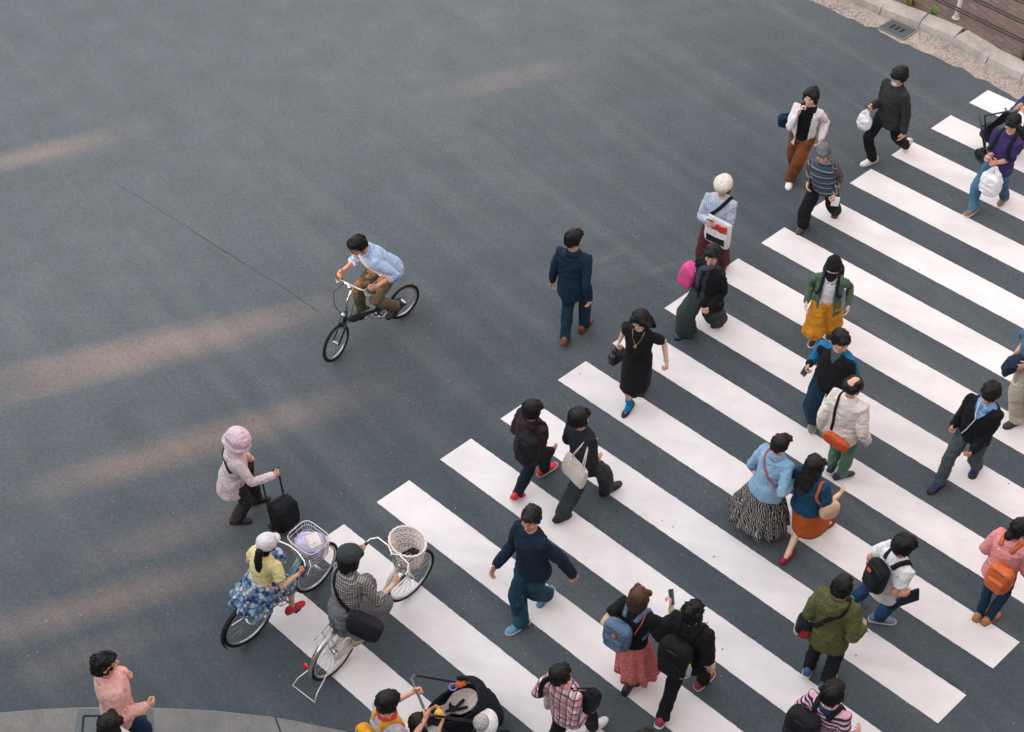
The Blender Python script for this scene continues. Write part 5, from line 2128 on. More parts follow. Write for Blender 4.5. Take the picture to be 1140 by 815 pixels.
cord = band(vman.F, [(.055, .06, .56), (.03, .12, .42), (.0, .15, .34), (.03, .16, .22), (.06, .15, .10), (.09, .13, .0)], vman.bvh, .010, .004, .008)
part('earphone_cord', cord, plain('white cord', (214, 222, 230), .5), vman.e, local=True)
q = MB()
q.tube([vman.F.T @ Vector((.0, .10, .44)) * 1, vman.F.T @ Vector((.0, .135, .36)), vman.F.T @ Vector((.0, .14, .26))], [.022, .02, .03], 10, flat=.3)

# --- middle and lower right
shoulder_bag(denimw, 'small pink bag on a pink strap worn by the woman in denim shirt', 'crossbody_bag', 'bag', fab((196, 110, 124)), fab((190, 112, 128)), [(-.10, .08, .45), (-.105, -.02, .49), (-.06, -.11, .40), (.05, -.14, .25), (.16, -.09, .12), (.2, .02, .06)], (.22, .12, .02), (.18, .07, .14), (0, 0, 60), (.5, .5), .026)
shoulder_bag(orange, 'beige leather shoulder bag with orange strap beside the orange skirt', 'shoulder_bag', 'bag', plain('beige leather', (206, 172, 140), .55, 0, .4, .2, 12, .3), fab((206, 108, 56)), [(.14, .05, .40), (.135, -.02, .46), (.15, -.09, .36), (.20, -.09, .22)], (.27, .05, .10), (.22, .13, .25), (0, 8, 70), (.7, .65), .034)
backpack(tee, 'small black backpack with a square orange patch on the young man in white', DARKNYL, w=.26, h=.38, d=.12, z=.25, patch=((214, 112, 52), -.055, .06))
hw_ = hand_w(tee, 'R', .07)
e = thing('folder', 'dark navy folder in the hand of the young man in white', 'folder', loc=hw_, yaw=tee.F.yaw)
q = MB()
q.box(hw_ + Vector((-.02, .0, -.09)), (.33, .03, .21), Matrix.Rotation(tee.F.yaw + rad(80), 3, 'Z') @ Matrix.Rotation(rad(-12), 3, 'Y'), 0, .008)
part('cover', q, fab((36, 48, 68)), e)
backpack(pinktop, 'orange brown leather backpack on the woman in pink blouse', plain('tan leather', (204, 98, 52), .5, 0, .4, .22, 12, .3), w=.28, h=.34, d=.15, z=.10, strapmat=plain('tan leather strap', (190, 92, 52), .5), shift=.09)
q = MB()
_, Mb = shoulder_bag(olive, 'black and white camera bag with red trim at the side of the man in olive', 'camera_bag', 'bag', fab((196, 198, 204)), DARKNYL, [(.07, .10, .43), (.09, .0, .505), (.085, -.08, .46), (.0, -.16, .33), (-.11, -.17, .14), (-.2, -.09, .0)], (-.245, -.07, -.07), (.15, .20, .20), (0, 8, 15), (.5, .5), .045, flap=DARKNYL)
ob = _
q.ell((.02, -.085, .0), (.05, .03, .075), None, 16, 10, 0, .5, .5)
part('red_pocket', q.xf(Mb), fab((186, 44, 62)), ob)
backpack(stripe, 'black backpack with a pale label on the person in striped shirt', DARKNYL, w=.31, h=.46, d=.17, z=.26, shift=-.10, patch=((206, 206, 206), .02, -.02))
backpack(blackbp, 'big black backpack with pale bottom trim on the man in black t-shirt', fab((24, 24, 28), rough=.75), w=.32, h=.44, d=.17, z=.24, bottle=True, stripe=(206, 206, 210), pocket=True)
backpack(redskirt, 'grey blue denim backpack with small orange patch on the woman in red skirt', fab((88, 112, 142), pat='denim', c2=(112, 136, 164)), w=.30, h=.36, d=.15, z=.22, shift=-.06, strapmat=fab((106, 130, 158)), patch=((208, 120, 72), .0, .06))
phone(redskirt, 'R', 'dark phone raised by the woman in red patterned skirt', c=(60, 64, 70))
ring_on(redskirt, 'R', 'bracelet', plain('green band', (120, 206, 140), .5))
b = band(redskirt.F, [(.10, -.02, .48), (.11, -.11, .36), (.08, -.14, .24)], redskirt.bvh, .012, .003, .008)
part('thin_strap', b, fab((206, 96, 88)), redskirt.e, local=True)
hung('black shoulder bag in front of the person in plaid shirt', 'shoulder_bag', 'bag', TW(plaid, .19, .15, .20), (.14, .20, .28), DARKNYL, plaid.F.yaw, .1, hang_to=TW(plaid, .11, .03, .49))
hung('beige paper bag hanging beside the person in plaid shirt', 'paper_bag', 'bag', hand_w(plaid, 'L', .08) + Vector((-.03, 0, -.24)), (.20, .09, .26), fab((206, 194, 188)), plaid.F.yaw + 1.2, .1, 'tote', hang_to=hand_w(plaid, 'L', .08))
hung('white canvas tote hanging behind the shoulder of the man in dark jacket', 'tote_bag', 'tote bag', TW(tote, .19, -.235, .17), (.33, .09, .31), CANVAS, tote.F.yaw + rad(8), .1, 'tote', hang_to=TW(tote, .155, -.01, .475), roll=10)
backpack(hood, 'black backpack hanging on the right shoulder of the man in maroon hoodie', DARKNYL, w=.27, h=.42, d=.17, z=.36, shift=.20, only=1)
hung('black handbag with gold clasp carried by the woman in black dress', 'handbag', 'handbag', hand_w(dress, 'R', .08) + Vector((0, 0, -.18)), (.24, .11, .20), BLKLEA, dress.F.yaw + 1.2, .1, hang_to=hand_w(dress, 'R', .08))
ring_on(dress, 'L', 'bracelet', plain('pale green band', (150, 212, 150), .5))
part('necklace', band(dress.F, [(-.06, .02, .50), (-.05, .10, .44), (0, .14, .36), (.05, .10, .44), (.06, .02, .50)], dress.bvh, .005, .002, .006), plain('gold', (186, 166, 128), .3, .9), dress.e, local=True)
q = MB()
co = dress.bvh.find_nearest(dress.F.T @ Vector((0, .16, .345)))[0]
q.ell(co + dress.F.yt * .012, (.018, .01, .024), dress.F.T.to_3x3(), 12, 8)
part('pendant', q, plain('gold', (206, 172, 110), .3, .9), dress.e, local=True)

# --- old woman with her wheeled bag
hat(oldlady, 'knit', fab((226, 200, 216)), 'hat', sc=1.08)
shoulder_bag(oldlady, 'black shoulder bag under the arm of the old woman', 'shoulder_bag', 'bag', DARKNYL, fab((40, 42, 52)), [(-.16, .08, .30), (-.1, .0, .47), (-.03, -.10, .45), (.07, -.13, .36), (.17, -.05, .28)], (-.04, .19, .10), (.24, .11, .20), (0, 10, 0), (.6, .6), .04)
tb = px(312, 582)
tx = (px(322, 574) - px(307, 585)).normalized()       # across the bag
ty = Vector((tx.y, -tx.x, 0))
R = frame3(tx, ty, Vector((0, 0, 1)))
Mt = Matrix.Translation(tb) @ R.to_4x4()
e = thing('wheeled_bag', 'black shopping trolley bag with tall black handle pulled by the old woman', 'trolley bag', Mx=Mt)
q = MB()
q.ell((0, .11, .27), (.14, .10, .19), None, 28, 18, 0, .3, .3)
q.ell((0, .11, .43), (.125, .09, .06), None, 24, 10, 0, .6, .6)
v, nr, fs = remesh(q, .011, 2)
v = wrinkle(v, nr, .012, 7, 10, 2)
part('bag_body', from_arrays(v, fs).xf(Mt), DARKNYL, e)
q = MB()
q.ell((0, .20, .24), (.10, .03, .11), None, 22, 12, 0, .5, .5)
part('front_pocket', q.xf(Mt), DARKNYL, e)
q = MB()
q.tube([(-.12, .0, .46), (-.05, .06, .495), (.05, .06, .495), (.12, .0, .46)], .008, 8)
part('lid_seam', q.xf(Mt), BLKLEA, e)
hz = .86
for sx in (-1, 1):
    q = MB()
    q.tube([(sx * .105, 0, .06), (sx * .105, -.01, hz)], .0105, 10)
    part('pole', q.xf(Mt), BLKLEA, e)
    q = MB()
    q.torus((sx * .125, .01, .05), Matrix.Rotation(rad(90), 3, 'Z'), .036, .014, 24, 8)
    q.tube([(sx * .125 - .012, .01, .05), (sx * .125 + .012, .01, .05)], .03, 14)
    part('wheel', q.xf(Mt), BLACK_SOLE, e)
q = MB()
q.tube([(-.11, -.01, hz), (-.06, -.014, hz + .008), (.06, -.014, hz + .008), (.11, -.01, hz)], .0135, 10, round_ends=True)
part('grip', q.xf(Mt), BLKLEA, e)
q = MB()
q.box((0, .09, .075), (.24, .16, .02), None, 0, .006)
part('foot_plate', q.xf(Mt), plain('grey steel', (120, 116, 110), .4, .6), e)

# ------------------------------------------------------------------ bicycles
CHROME = plain('chrome', (200, 198, 196), .22, .9, .5, .06, 10)
STEEL = plain('spoke steel', (172, 174, 176), .3, .8)
TYRE = plain('tyre rubber', (30, 31, 33), .8, 0, .3, .1, 40)
RIM = plain('alloy rim', (196, 196, 196), .3, .7)


def wheel(e, B, c, r, steer=0.0, tt=.017, spokes=28, rimc=None):
    Rm = Matrix.Rotation(rad(90) + steer, 3, 'Z')         # plane = y,z
    c = Vector(c)
    q = MB()
    Rw = frame3(Rm @ Vector((1, 0, 0)), Rm @ Vector((0, 1, 0)), Vector((0, 0, 1)))
    q.torus(c, Rw, r - tt, tt, 56, 10)
    w = part('wheel', q.xf(B), TYRE, e)
    q = MB()
    q.torus(c, Rw, r - 2 * tt - .010, .013, 56, 8, 0, 1.0)
    part('rim', q.xf(B), rimc or RIM, w)
    q = MB()
    ax = Rw @ Vector((0, 1, 0))
    for k in range(spokes):
        a = 2 * math.pi * k / spokes
        sd = 1 if k % 2 else -1
        a2 = a + (.5 if (k // 2) % 2 else -.5)
        q.tube([c + ax * .025 * sd + Rw @ Vector((math.cos(a2) * .025, 0, math.sin(a2) * .025)), c + Rw @ Vector((math.cos(a) * (r - .045), 0, math.sin(a) * (r - .045)))], .0017, 4)
    part('spokes', q.xf(B), STEEL, w)
    q = MB()
    q.tube([c - ax * .05, c - ax * .03, c + ax * .03, c + ax * .05], [.010, .022, .022, .010], 14)
    part('hub', q.xf(B), CHROME, w)
    return w


def bar(q, a, b, r=.015, n=10, r2=None):
    q.tube([a, b], [r, r2 or r], n)


def bike_base(label, name, front, rear, r, group=None):
    f, b = px(front[0], front[1], r), px(rear[0], rear[1], r)
    d = f - b
    d.z = 0
    wb = d.length
    d.normalize()
    yaw = math.atan2(-d.x, d.y)
    mid = (f + b) / 2
    B = Matrix.Translation((mid.x, mid.y, 0)) @ Matrix.Rotation(yaw, 4, 'Z')
    e = thing(name, label, 'bicycle', Mx=B)
    print(name, 'wheelbase', wb)
    return e, B, wb


def cranks(e, B, bb, ang, ln=.16, mat=None, ring=.085):
    q = MB()
    q.torus(Vector(bb) + Vector((.045, 0, 0)), Matrix.Rotation(rad(90), 3, 'Z'), ring, .006, 36, 6)
    for k in range(5):
        a = 2 * math.pi * k / 5
        bar(q, Vector(bb) + Vector((.045, 0, 0)), Vector(bb) + Vector((.045, ring * math.cos(a), ring * math.sin(a))), .006, 6)
    bar(q, Vector(bb) + Vector((-.06, 0, 0)), Vector(bb) + Vector((.06, 0, 0)), .02, 12)
    part('chainring', q.xf(B), mat or CHROME, e)
    P = {}
    for sx, a in ((1, ang), (-1, ang + 180)):
        d = Vector((0, math.cos(rad(a)) * ln, math.sin(rad(a)) * ln))
        q = MB()
        p0 = Vector(bb) + Vector((sx * .06, 0, 0))
        p1 = p0 + d + Vector((sx * .015, 0, 0))
        q.tube([p0, p1], [.012, .010], 8)
        c = part('crank', q.xf(B), CHROME, e)
        q = MB()
        q.box(p1 + Vector((sx * .055, 0, 0)), (.09, .075, .022), None, 0, .006)
        part('pedal', q.xf(B), BLACK_SOLE, c)
        P['R' if sx > 0 else 'L'] = B @ (p1 + Vector((sx * .055, 0, .011)))
    return P


def saddle(e, B, c, mat, w=.075):
    q = MB()
    c = Vector(c)
    q.ell(c + Vector((0, -.06, 0)), (w, .085, .032), None, 18, 10, 0, .9, .8)
    q.ell(c + Vector((0, .07, .0)), (.028, .095, .024), None, 14, 10, 0, .9, .8)
    v, nr, fs = remesh(q, .009, 3)
    part('saddle', from_arrays(v, fs).xf(B), mat, e)


def ride(label, bike, face, head, H, ped, sad, grips, top, bottom, shoes, pitchL=0, pitchR=0, pelz=.10, **kw):
    s = H / 1.7
    f = {}
    for nm, pt in (('L', pitchL), ('R', pitchR)):
        w = ped[nm]
        x, y = topx((w.x, w.y, w.z + .04 * s))
        f[nm] = (x, y, pt, w.z)
    sx_, sy_ = topx(sad + Vector((0, 0, pelz)))
    return person(label, face, f['L'], f['R'], head, H, {'L': ('W', grips['L']), 'R': ('W', grips['R'])}, top, bottom, shoes, pelvis=(sx_, sy_, sad.z + pelz), seated=True, curls={'L': 75, 'R': 75}, **kw)


# --- folding bicycle with the man in pale blue
r = .25
e, B, wb = bike_base('black small wheeled folding bicycle ridden across the open road', 'folding_bicycle', (374, 382), (449, 336), r)
FRAMEB = plain('black bicycle paint', (34, 38, 44), .35, .2, .5, .05, 10, 0, .3)
yF, yR = wb / 2, -wb / 2
bb = (0, yR + .40, .29)
wheel(e, B, (0, yR, r), r, 0, .019)
hd = Vector((0, yF - .17, .60))
ST = rad(16)
wheel(e, B, (0, yF, r), r, ST, .019)
q = MB()
q.tube([hd + Vector((0, .01, -.06)), hd + Vector((0, -.08, -.09)), Vector((0, yR + .50, .42)), Vector((0, yR + .36, .38))], [.030, .030, .032, .030], 12)
bar(q, Vector((0, yR + .40, .28)), Vector((0, yR + .30, .62)), .019)
for sx in (-1, 1):
    bar(q, Vector((sx * .03, yR + .40, .29)), Vector((sx * .055, yR, r)), .011)
    bar(q, Vector((sx * .02, yR + .33, .50)), Vector((sx * .055, yR, r)), .010)
bar(q, hd + Vector((0, .02, -.10)), hd + Vector((0, -.02, .06)), .024, 14)
part('frame', q.xf(B), FRAMEB, e)
q = MB()
for sx in (-1, 1):
    q.tube([hd + Vector((sx * .02, .02, -.10)), hd + Vector((sx * .052, .05, -.14)), Vector((sx * .05, yF, r))], [.013, .013, .010], 8)
part('fork', q.xf(B), FRAMEB, e)
q = MB()
bar(q, Vector((0, yR + .30, .60)), Vector((0, yR + .22, .86)), .015)
part('seat_post', q.xf(B), CHROME, e)
sadc = Vector((0, yR + .20, .88))
saddle(e, B, sadc, BLKLEA)
hbz = .98
hb = Vector((0, yF - .33, hbz))
q = MB()
q.tube([hd + Vector((0, -.02, .05)), hd + Vector((0, -.035, .16)), hb], [.022, .019, .017], 12)
part('stem', q.xf(B), CHROME, e)
q = MB()
Rs = Matrix.Rotation(ST, 3, 'Z')
q.tube([hb + Rs @ Vector((x, y, 0)) for x, y in ((-.20, -.02), (-.1, 0), (.1, 0), (.20, -.02))], .0125, 10)
hbo = part('handlebar', q.xf(B), CHROME, e)
gr = {}
for nm, sx in (('L', -1), ('R', 1)):
    q = MB()
    a, b = hb + Rs @ Vector((sx * .175, -.02, 0)), hb + Rs @ Vector((sx * .275, -.05, .0))
    q.tube([a, b], .017, 10, round_ends=True)
    part('grip', q.xf(B), BLKLEA, hbo)
    q = MB()
    q.tube([a + Vector((0, .01, 0)), a + Rs @ Vector((sx * .02, .05, -.015)), b + Rs @ Vector((-sx * .01, .045, -.02))], .006, 6)
    part('brake_lever', q.xf(B), CHROME, hbo)
    gr[nm] = B @ (a.lerp(b, .6) + Vector((0, 0, .03)))
q = MB()
for k, (ox, oy) in enumerate(((-.14, .10), (.12, .12))):
    q.tube([hb + Vector((ox, .02, 0)), hb + Vector((ox * 1.3, oy + .06, -.10)), hb + Vector((ox * 1.1, oy + .08, -.28)), hb + Vector((ox * .6, oy + .04, -.42)), Vector((0, yF - .06, r + .23))], .0045, 6)
part('brake_cable', q.xf(B), BLACK_SOLE, e)
q = MB()
q.box(hd + Vector((0, .02, .02)), (.05, .05, .05), None, 0, .01)
q.tube([hb + Vector((-.03, .05, .02)), hb + Vector((.03, .05, .02))], .024, 10)
part('headlight', q.xf(B), CHROME, e)
ped = cranks(e, B, bb, -8, .16)
q = MB()
bar(q, Vector((.05, yR + .40, .29 + .08)), Vector((.05, yR, r + .03)), .004, 6)
bar(q, Vector((.05, yR + .40, .29 - .08)), Vector((.05, yR, r - .03)), .004, 6)
part('chain', q.xf(B), BLACK_SOLE, e)
cyc = ride('man in pale blue shirt and khaki trousers riding the small folding bicycle', e, (374 - 449, 382 - 336), (398, 273), 1.68, ped, B @ sadc, gr,
           dict(name='shirt', mat=fab((176, 204, 236)), sleeve='34', hem=-.10, loose=1.12, arm=1.12, collarmat=fab((178, 206, 238))), dict(kind='straight', mat=fab((116, 108, 86))), SH((46, 38, 36)), hair=('crew', HB), skinc=(216, 154, 122), hp=10, hy=-8, glasses=True, pitchL=10, pitchR=5)


def city_bike(label, front, rear, r, paint_, saddle_m, steer=0.0, basket='wire', fender=None, rack=True, stand=False, chaincase=None, hbz=1.02, crank=20, guard_name='city_bicycle', seat=.78, flatbar=False, gfwd=0.0):
    e, B, wb = bike_base(label, guard_name, front, rear, r)
    yF, yR = wb / 2, -wb / 2
    wheel(e, B, (0, yR, r), r)
    wheel(e, B, (0, yF, r), r, steer)
    bbp = Vector((0, yR + .43, .29))
    hd = Vector((0, yF - .19, r + .40))
    st = bbp + Vector((0, -.13, seat - .29 - .19))
    q = MB()
    for off in (0, .09):
        q.tube([hd + Vector((0, .02, -.10 + off)), hd + Vector((0, -.14, -.26 + off)), hd.lerp(bbp, .62) + Vector((0, 0, -.10 + off)), bbp + Vector((0, -.02, .03 + off * 1.8))], [.018, .018, .018, .016], 10)
    bar(q, bbp, st, .017)
    for sx in (-1, 1):
        bar(q, bbp + Vector((sx * .03, 0, 0)), Vector((sx * .055, yR, r)), .011)
        bar(q, st + Vector((sx * .015, .03, -.06)), Vector((sx * .055, yR, r)), .009)
    bar(q, hd + Vector((0, .035, -.12)), hd + Vector((0, -.01, .06)), .021, 12)
    part('frame', q.xf(B), paint_, e)
    q = MB()
    for sx in (-1, 1):
        q.tube([hd + Vector((sx * .02, .035, -.12)), hd + Vector((sx * .05, .06, -.16)), Vector((sx * .05, yF - .02, r + .06)), Vector((sx * .05, yF, r))], [.013, .013, .011, .009], 8)
    part('fork', q.xf(B), paint_, e)
    q = MB()
    bar(q, st, st + Vector((0, -.05, .16)), .014)
    part('seat_post', q.xf(B), CHROME, e)
    sc = st + Vector((0, -.07, .19))
    saddle(e, B, sc, saddle_m, .095)
    hb = hd + Vector((0, -.05, hbz - hd.z))
    Rs = Matrix.Rotation(steer, 3, 'Z')
    q = MB()
    q.tube([hd + Vector((0, -.01, .05)), hb], [.014, .014], 10)
    if flatbar:
        bp = [(-.27, -.09, .01), (-.20, -.03, .02), (-.06, .01, .01), (.06, .01, .01), (.20, -.03, .02), (.27, -.09, .01)]
        ga, gb = (.255, -.07, .012), (.29, -.15, .0)
    else:
        bp = [(-.27, -.25 + gfwd, -.02), (-.275, -.10 + gfwd, .02), (-.22, .03, .04), (-.08, .04, .03), (0, .01, 0), (.08, .04, .03), (.22, .03, .04), (.275, -.10 + gfwd, .02), (.27, -.25 + gfwd, -.02)]
        ga, gb = (.273, -.14 + gfwd, .005), (.268, -.28 + gfwd, -.025)
    q.tube([hb + Rs @ Vector(v_) for v_ in bp], .0115, 10)
    hbo = part('handlebar', q.xf(B), CHROME, e)
    gr = {}
    for nm, sx in (('L', -1), ('R', 1)):
        q = MB()
        a, b = hb + Rs @ Vector((sx * ga[0], ga[1], ga[2])), hb + Rs @ Vector((sx * gb[0], gb[1], gb[2]))
        q.tube([a, b], .017, 10, round_ends=True)
        part('grip', q.xf(B), BLKLEA, hbo)
        q = MB()
        q.tube([a + Rs @ Vector((-sx * .03, .08, .01)), a + Rs @ Vector((sx * .02, .05, -.02)), b + Rs @ Vector((sx * .035, .03, -.01))], .006, 6)
        part('brake_lever', q.xf(B), CHROME, hbo)
        gr[nm] = B @ (a.lerp(b, .5) + Vector((0, 0, .03)))
    q = MB()
    q.tube([hb + Rs @ Vector((.2, .02, .03)), hb + Vector((.18, .16, -.05)), hb + Vector((.06, .12, -.22)), hd + Vector((.02, .06, -.05))], .004, 6)
    q.tube([hb + Rs @ Vector((-.2, .02, .03)), hb + Vector((-.16, .17, -.04)), hb + Vector((-.05, .10, -.24)), hd + Vector((-.02, .04, -.1))], .004, 6)
    part('brake_cable', q.xf(B), BLACK_SOLE, e)
    if fender:
        for c, yy, a0, a1, stt in ((Vector((0, yR, r)), yR, 20, 205, 0), (Vector((0, yF, r)), yF, 60, 190, steer)):
            Rm = Matrix.Rotation(rad(90) + stt, 3, 'Z')
            ax = Rm @ Vector((0, 1, 0))
            q = MB()
            rings = []
            for k in range(29):
                a = rad(a0 + (a1 - a0) * k / 28)
                d = Rm @ Vector((math.cos(a), 0, math.sin(a)))
                rings.append([c + d * (r + .012) - ax * .028, c + d * (r + .024) - ax * .016, c + d * (r + .027), c + d * (r + .024) + ax * .016, c + d * (r + .012) + ax * .028, c + d * (r + .016)])
            q.loft(rings)
            part('mudguard', q.xf(B), fender, e)
    if rack:
        q = MB()
        zc = 2 * r + .07
        for sx in (-.06, -.02, .02, .06):
            q.tube([(sx, yR + .24, zc + .01), (sx, yR - .12, zc), (sx * .8, yR - .17, zc - .005)], .005, 6)
        q.tube([(-.06, yR - .12, zc), (-.055, yR - .18, zc), (.055, yR - .18, zc), (.06, yR - .12, zc)], .006, 6)
        for sx in (-1, 1):
            q.tube([(sx * .06, yR - .06, zc), (sx * .065, yR, r)], .005, 6)
        part('rack', q.xf(B), CHROME, e)
        q = MB()
        q.box((0, yR - r - .045, r + .24), (.05, .03, .055), Matrix.Rotation(-.5, 3, 'X'), 0, .01)
        part('reflector', q.xf(B), plain('red reflector', (196, 44, 36), .25), e)
    if chaincase:
        q = MB()
        rings = []
        for x in (.045, .052, .062, .068):
            f = .93 if x in (.045, .068) else 1
            pts = []
            for k in range(14):
                a = rad(-90 + 180 * k / 13)
                pts.append(Vector((x, bbp.y + .115 * f * math.cos(a), bbp.z + .115 * f * math.sin(a))))
            for k in range(14):
                a = rad(90 + 180 * k / 13)
                pts.append(Vector((x, yR + .06 * f * math.cos(a), r + .06 * f * math.sin(a))))
            rings.append(pts)
        q.loft(rings)
        part('chain_case', q.xf(B), chaincase, e)
    if stand:
        q = MB()
        q.tube([(-.07, yR, r), (-.08, yR - .20, r - .06), (-.13, yR - .40, r - .10), (-.15, yR - .46, r - .17), (.15, yR - .46, r - .17), (.13, yR - .40, r - .10), (.08, yR - .20, r - .06), (.07, yR, r)], .007, 8)
        part('kickstand', q.xf(B), plain('white stand', (220, 216, 212), .35, .4), e)
    else:
        q = MB()
        q.tube([(-.07, yR, r), (-.10, yR - .05, r - .04), (-.12, yR - .28, r - .03)], .008, 8)
        part('kickstand', q.xf(B), CHROME, e)
    P = cranks(e, B, bbp, crank, .155)
    # basket ahead of the handlebar
    bc = hb + Rs @ Vector((0, .22, -.13))
    if basket == 'wire':
        q = MB()

        def ringat(z, a, b, t=.0035):
            pts = [bc + Rs @ Vector((a * math.copysign(abs(math.cos(x)) ** .45, math.cos(x)), b * math.copysign(abs(math.sin(x)) ** .45, math.sin(x)), z)) for x in [2 * math.pi * k / 40 for k in range(41)]]
            q.tube(pts, t, 6)
        for z, f, t in ((.10, 1.0, .006), (.045, .96, .003), (-.02, .91, .003), (-.08, .86, .003), (-.13, .82, .005)):
            ringat(z, .19 * f, .155 * f, t)
        for k in range(26):
            x = 2 * math.pi * k / 26
            u = Vector((math.copysign(abs(math.cos(x)) ** .45, math.cos(x)), math.copysign(abs(math.sin(x)) ** .45, math.sin(x)), 0))
            q.tube([bc + Rs @ Vector((.19 * u.x, .155 * u.y, .10)), bc + Rs @ Vector((.156 * u.x, .127 * u.y, -.13))], .0026, 5)
        for k in range(-5, 6):
            q.tube([bc + Rs @ Vector((.028 * k, -.125, -.13)), bc + Rs @ Vector((.028 * k, .125, -.13))], .0026, 5)
        part('basket', q.xf(B), plain('pale wire', (206, 206, 208), .35, .5), e)
    else:
        q = MB()
        n = 44
        for lev in range(10):
            t = lev / 9
            z = -.15 + .28 * t
            a, b = .145 + .055 * t, .115 + .05 * t
            pts = []
            for k in range(n + 1):
                x = 2 * math.pi * k / n
                wv = .004 * (1 if (k + lev) % 2 else -1)
                pts.append(bc + Rs @ Vector(((a + wv) * math.cos(x), (b + wv) * math.sin(x), z)))
            q.tube(pts, .0078 if lev < 9 else .014, 6, flat=1.15)
        for k in range(n // 2):
            x = 2 * math.pi * k / (n // 2)
            q.tube([bc + Rs @ Vector((.145 * math.cos(x), .115 * math.sin(x), -.15)), bc + Rs @ Vector((.2 * math.cos(x), .165 * math.sin(x), .13))], .0075, 5)
        rg = [bc + Rs @ Vector((.14 * math.cos(x), .11 * math.sin(x), 0)) for x in [2 * math.pi * k / n for k in range(n)]]
        q.loft([[p_ + Vector((0, 0, -.155)) for p_ in rg], [p_ + Vector((0, 0, -.145)) for p_ in rg]])
        part('basket', q.xf(B), plain('white woven basket', (226, 214, 208), .6, 0, .4, .12, 20), e)
    q = MB()
    q.tube([bc + Rs @ Vector((0, -.02, -.19)), bc + Rs @ Vector((0, .03, -.19))], [.03, .036], 14)
    part('headlight', q.xf(B), CHROME, e)
    return e, B, P, B @ sc, gr, B @ bc


FACE = (78, -62)
e1, B1, ped1, sad1, gr1, bc1 = city_bike('pale blue bicycle with wire basket ridden by the girl', (352.5, 632), (276.5, 692.5), .31, plain('pale blue paint', (140, 186, 200), .35, .1, .5, .05, 10, 0, .3), BLKLEA, rad(4), 'wire', TYRE, rack=False, hbz=.88, crank=-70, seat=.68, flatbar=True)
girl = ride('girl in white cap, yellow top and blue floral skirt riding a bicycle', e1, FACE, (297, 607), 1.36, ped1, sad1, gr1,
            dict(name='t_shirt', mat=fab((238, 226, 164)), sleeve='short', hem=-.04, loose=1.08, arm=1.15), None, SH((206, 40, 52), (206, 70, 70)), hair=('pony', (20, 18, 20)), skinc=(226, 172, 140), hp=14, hy=20, child=1.12, female=True, pitchL=10)
F = girl.F
sk_ = MB()
q = MB()
# skirt spread over saddle and thighs
q.loft([[F.T @ Vector((a * math.cos(t), y + b * math.sin(t), z)) for t in [2 * math.pi * k / 72 for k in range(72)]] for z, a, b, y in ((.09, .12, .10, 0), (.05, .15, .125, .01))])
for ii, (z, a, b, y) in enumerate(((.0, .175, .155, .0), (-.07, .19, .18, -.01), (-.15, .205, .205, -.03), (-.22, .215, .23, -.05))):
    q.loft([[F.T @ Vector((a * f_ * (1 + .045 * ii * math.sin(9 * t)) * math.cos(t), y + b * f_ * (1 + .045 * ii * math.sin(9 * t)) * math.sin(t), z + dz)) for t in [2 * math.pi * k / 72 for k in range(72)]] for dz, f_ in ((.075, .80), (0, 1.0), (-.03, .98))])
for nm in 'LR':
    q.tube([F.hip[nm], F.hip[nm].lerp(F.knee[nm], .6), F.knee[nm] + (F.knee[nm] - F.hip[nm]).normalized() * .02], [.11, .11, .10], 16)
v, nr, fs = remesh(q, .011, 3)
v = wrinkle(v, nr, .012, 8, 6, 4)
part('skirt', from_arrays(v, fs), fab((124, 154, 190), pat='floral', c2=(170, 194, 216), c3=(226, 190, 160), period=.042), girl.e, local=True)
hat(girl, 'cap', fab((222, 220, 224)), 'cap', sc=1.06)
b_ = thing('lavender_bag', 'crumpled lavender cloth bag with a printed card lying in the wire basket', 'bag', loc=bc1 + Vector((0, 0, -.12)), yaw=0)
q = MB()
q.ell(bc1 + Vector((0, 0, -.03)), (.15, .12, .10), None, 24, 14, 0, .7, .7)
q.ell(bc1 + Vector((-.05, .05, .04)), (.07, .05, .06), None, 16, 10)
v, nr, fs = remesh(q, .010, 1)
v = wrinkle(v, nr, .022, 9, 9, 4)
part('cloth', from_arrays(v, fs), fab((202, 190, 224), pat='fleck', c2=(222, 214, 236), period=.03), b_)
q = MB()
q.box(bc1 + Vector((.05, -.02, .075)), (.13, .15, .012), Matrix.Rotation(.5, 3, 'Z') @ Matrix.Rotation(.2, 3, 'X'), 0, .004)
part('card', q, fab((232, 226, 220), pat='fleck', c2=(222, 176, 120), period=.05), b_)

CREAM = plain('cream paint', (214, 206, 196), .35, .1, .5, .05, 10, 0, .3)
e2, B2, ped2, sad2, gr2, bc2 = city_bike('cream bicycle with white woven basket and chrome rear rack', (457, 641), (372.5, 726), .33, CREAM, BLKLEA, rad(-6), 'wicker', CHROME, rack=True, stand=True, chaincase=CREAM, hbz=.98, crank=160, seat=.76, gfwd=.07)
t_ = thing('cable_lock', 'black coiled cable lock lying in the white woven bicycle basket', 'lock', loc=bc2 + Vector((0, 0, -.13)), yaw=0)
q = MB()
q.tube([bc2 + Vector((.085 * math.cos(a * .9) * (1 - a * .03), .06 * math.sin(a), -.125 + .006 * a)) for a in [k * .4 for k in range(34)]], .011, 8)
part('cable', q, BLACK_SOLE, t_)
q = MB()
q.box(bc2 + Vector((.06, .03, -.085)), (.08, .045, .035), None, 0, .01)
part('lock_body', q, BLKLEA, t_)
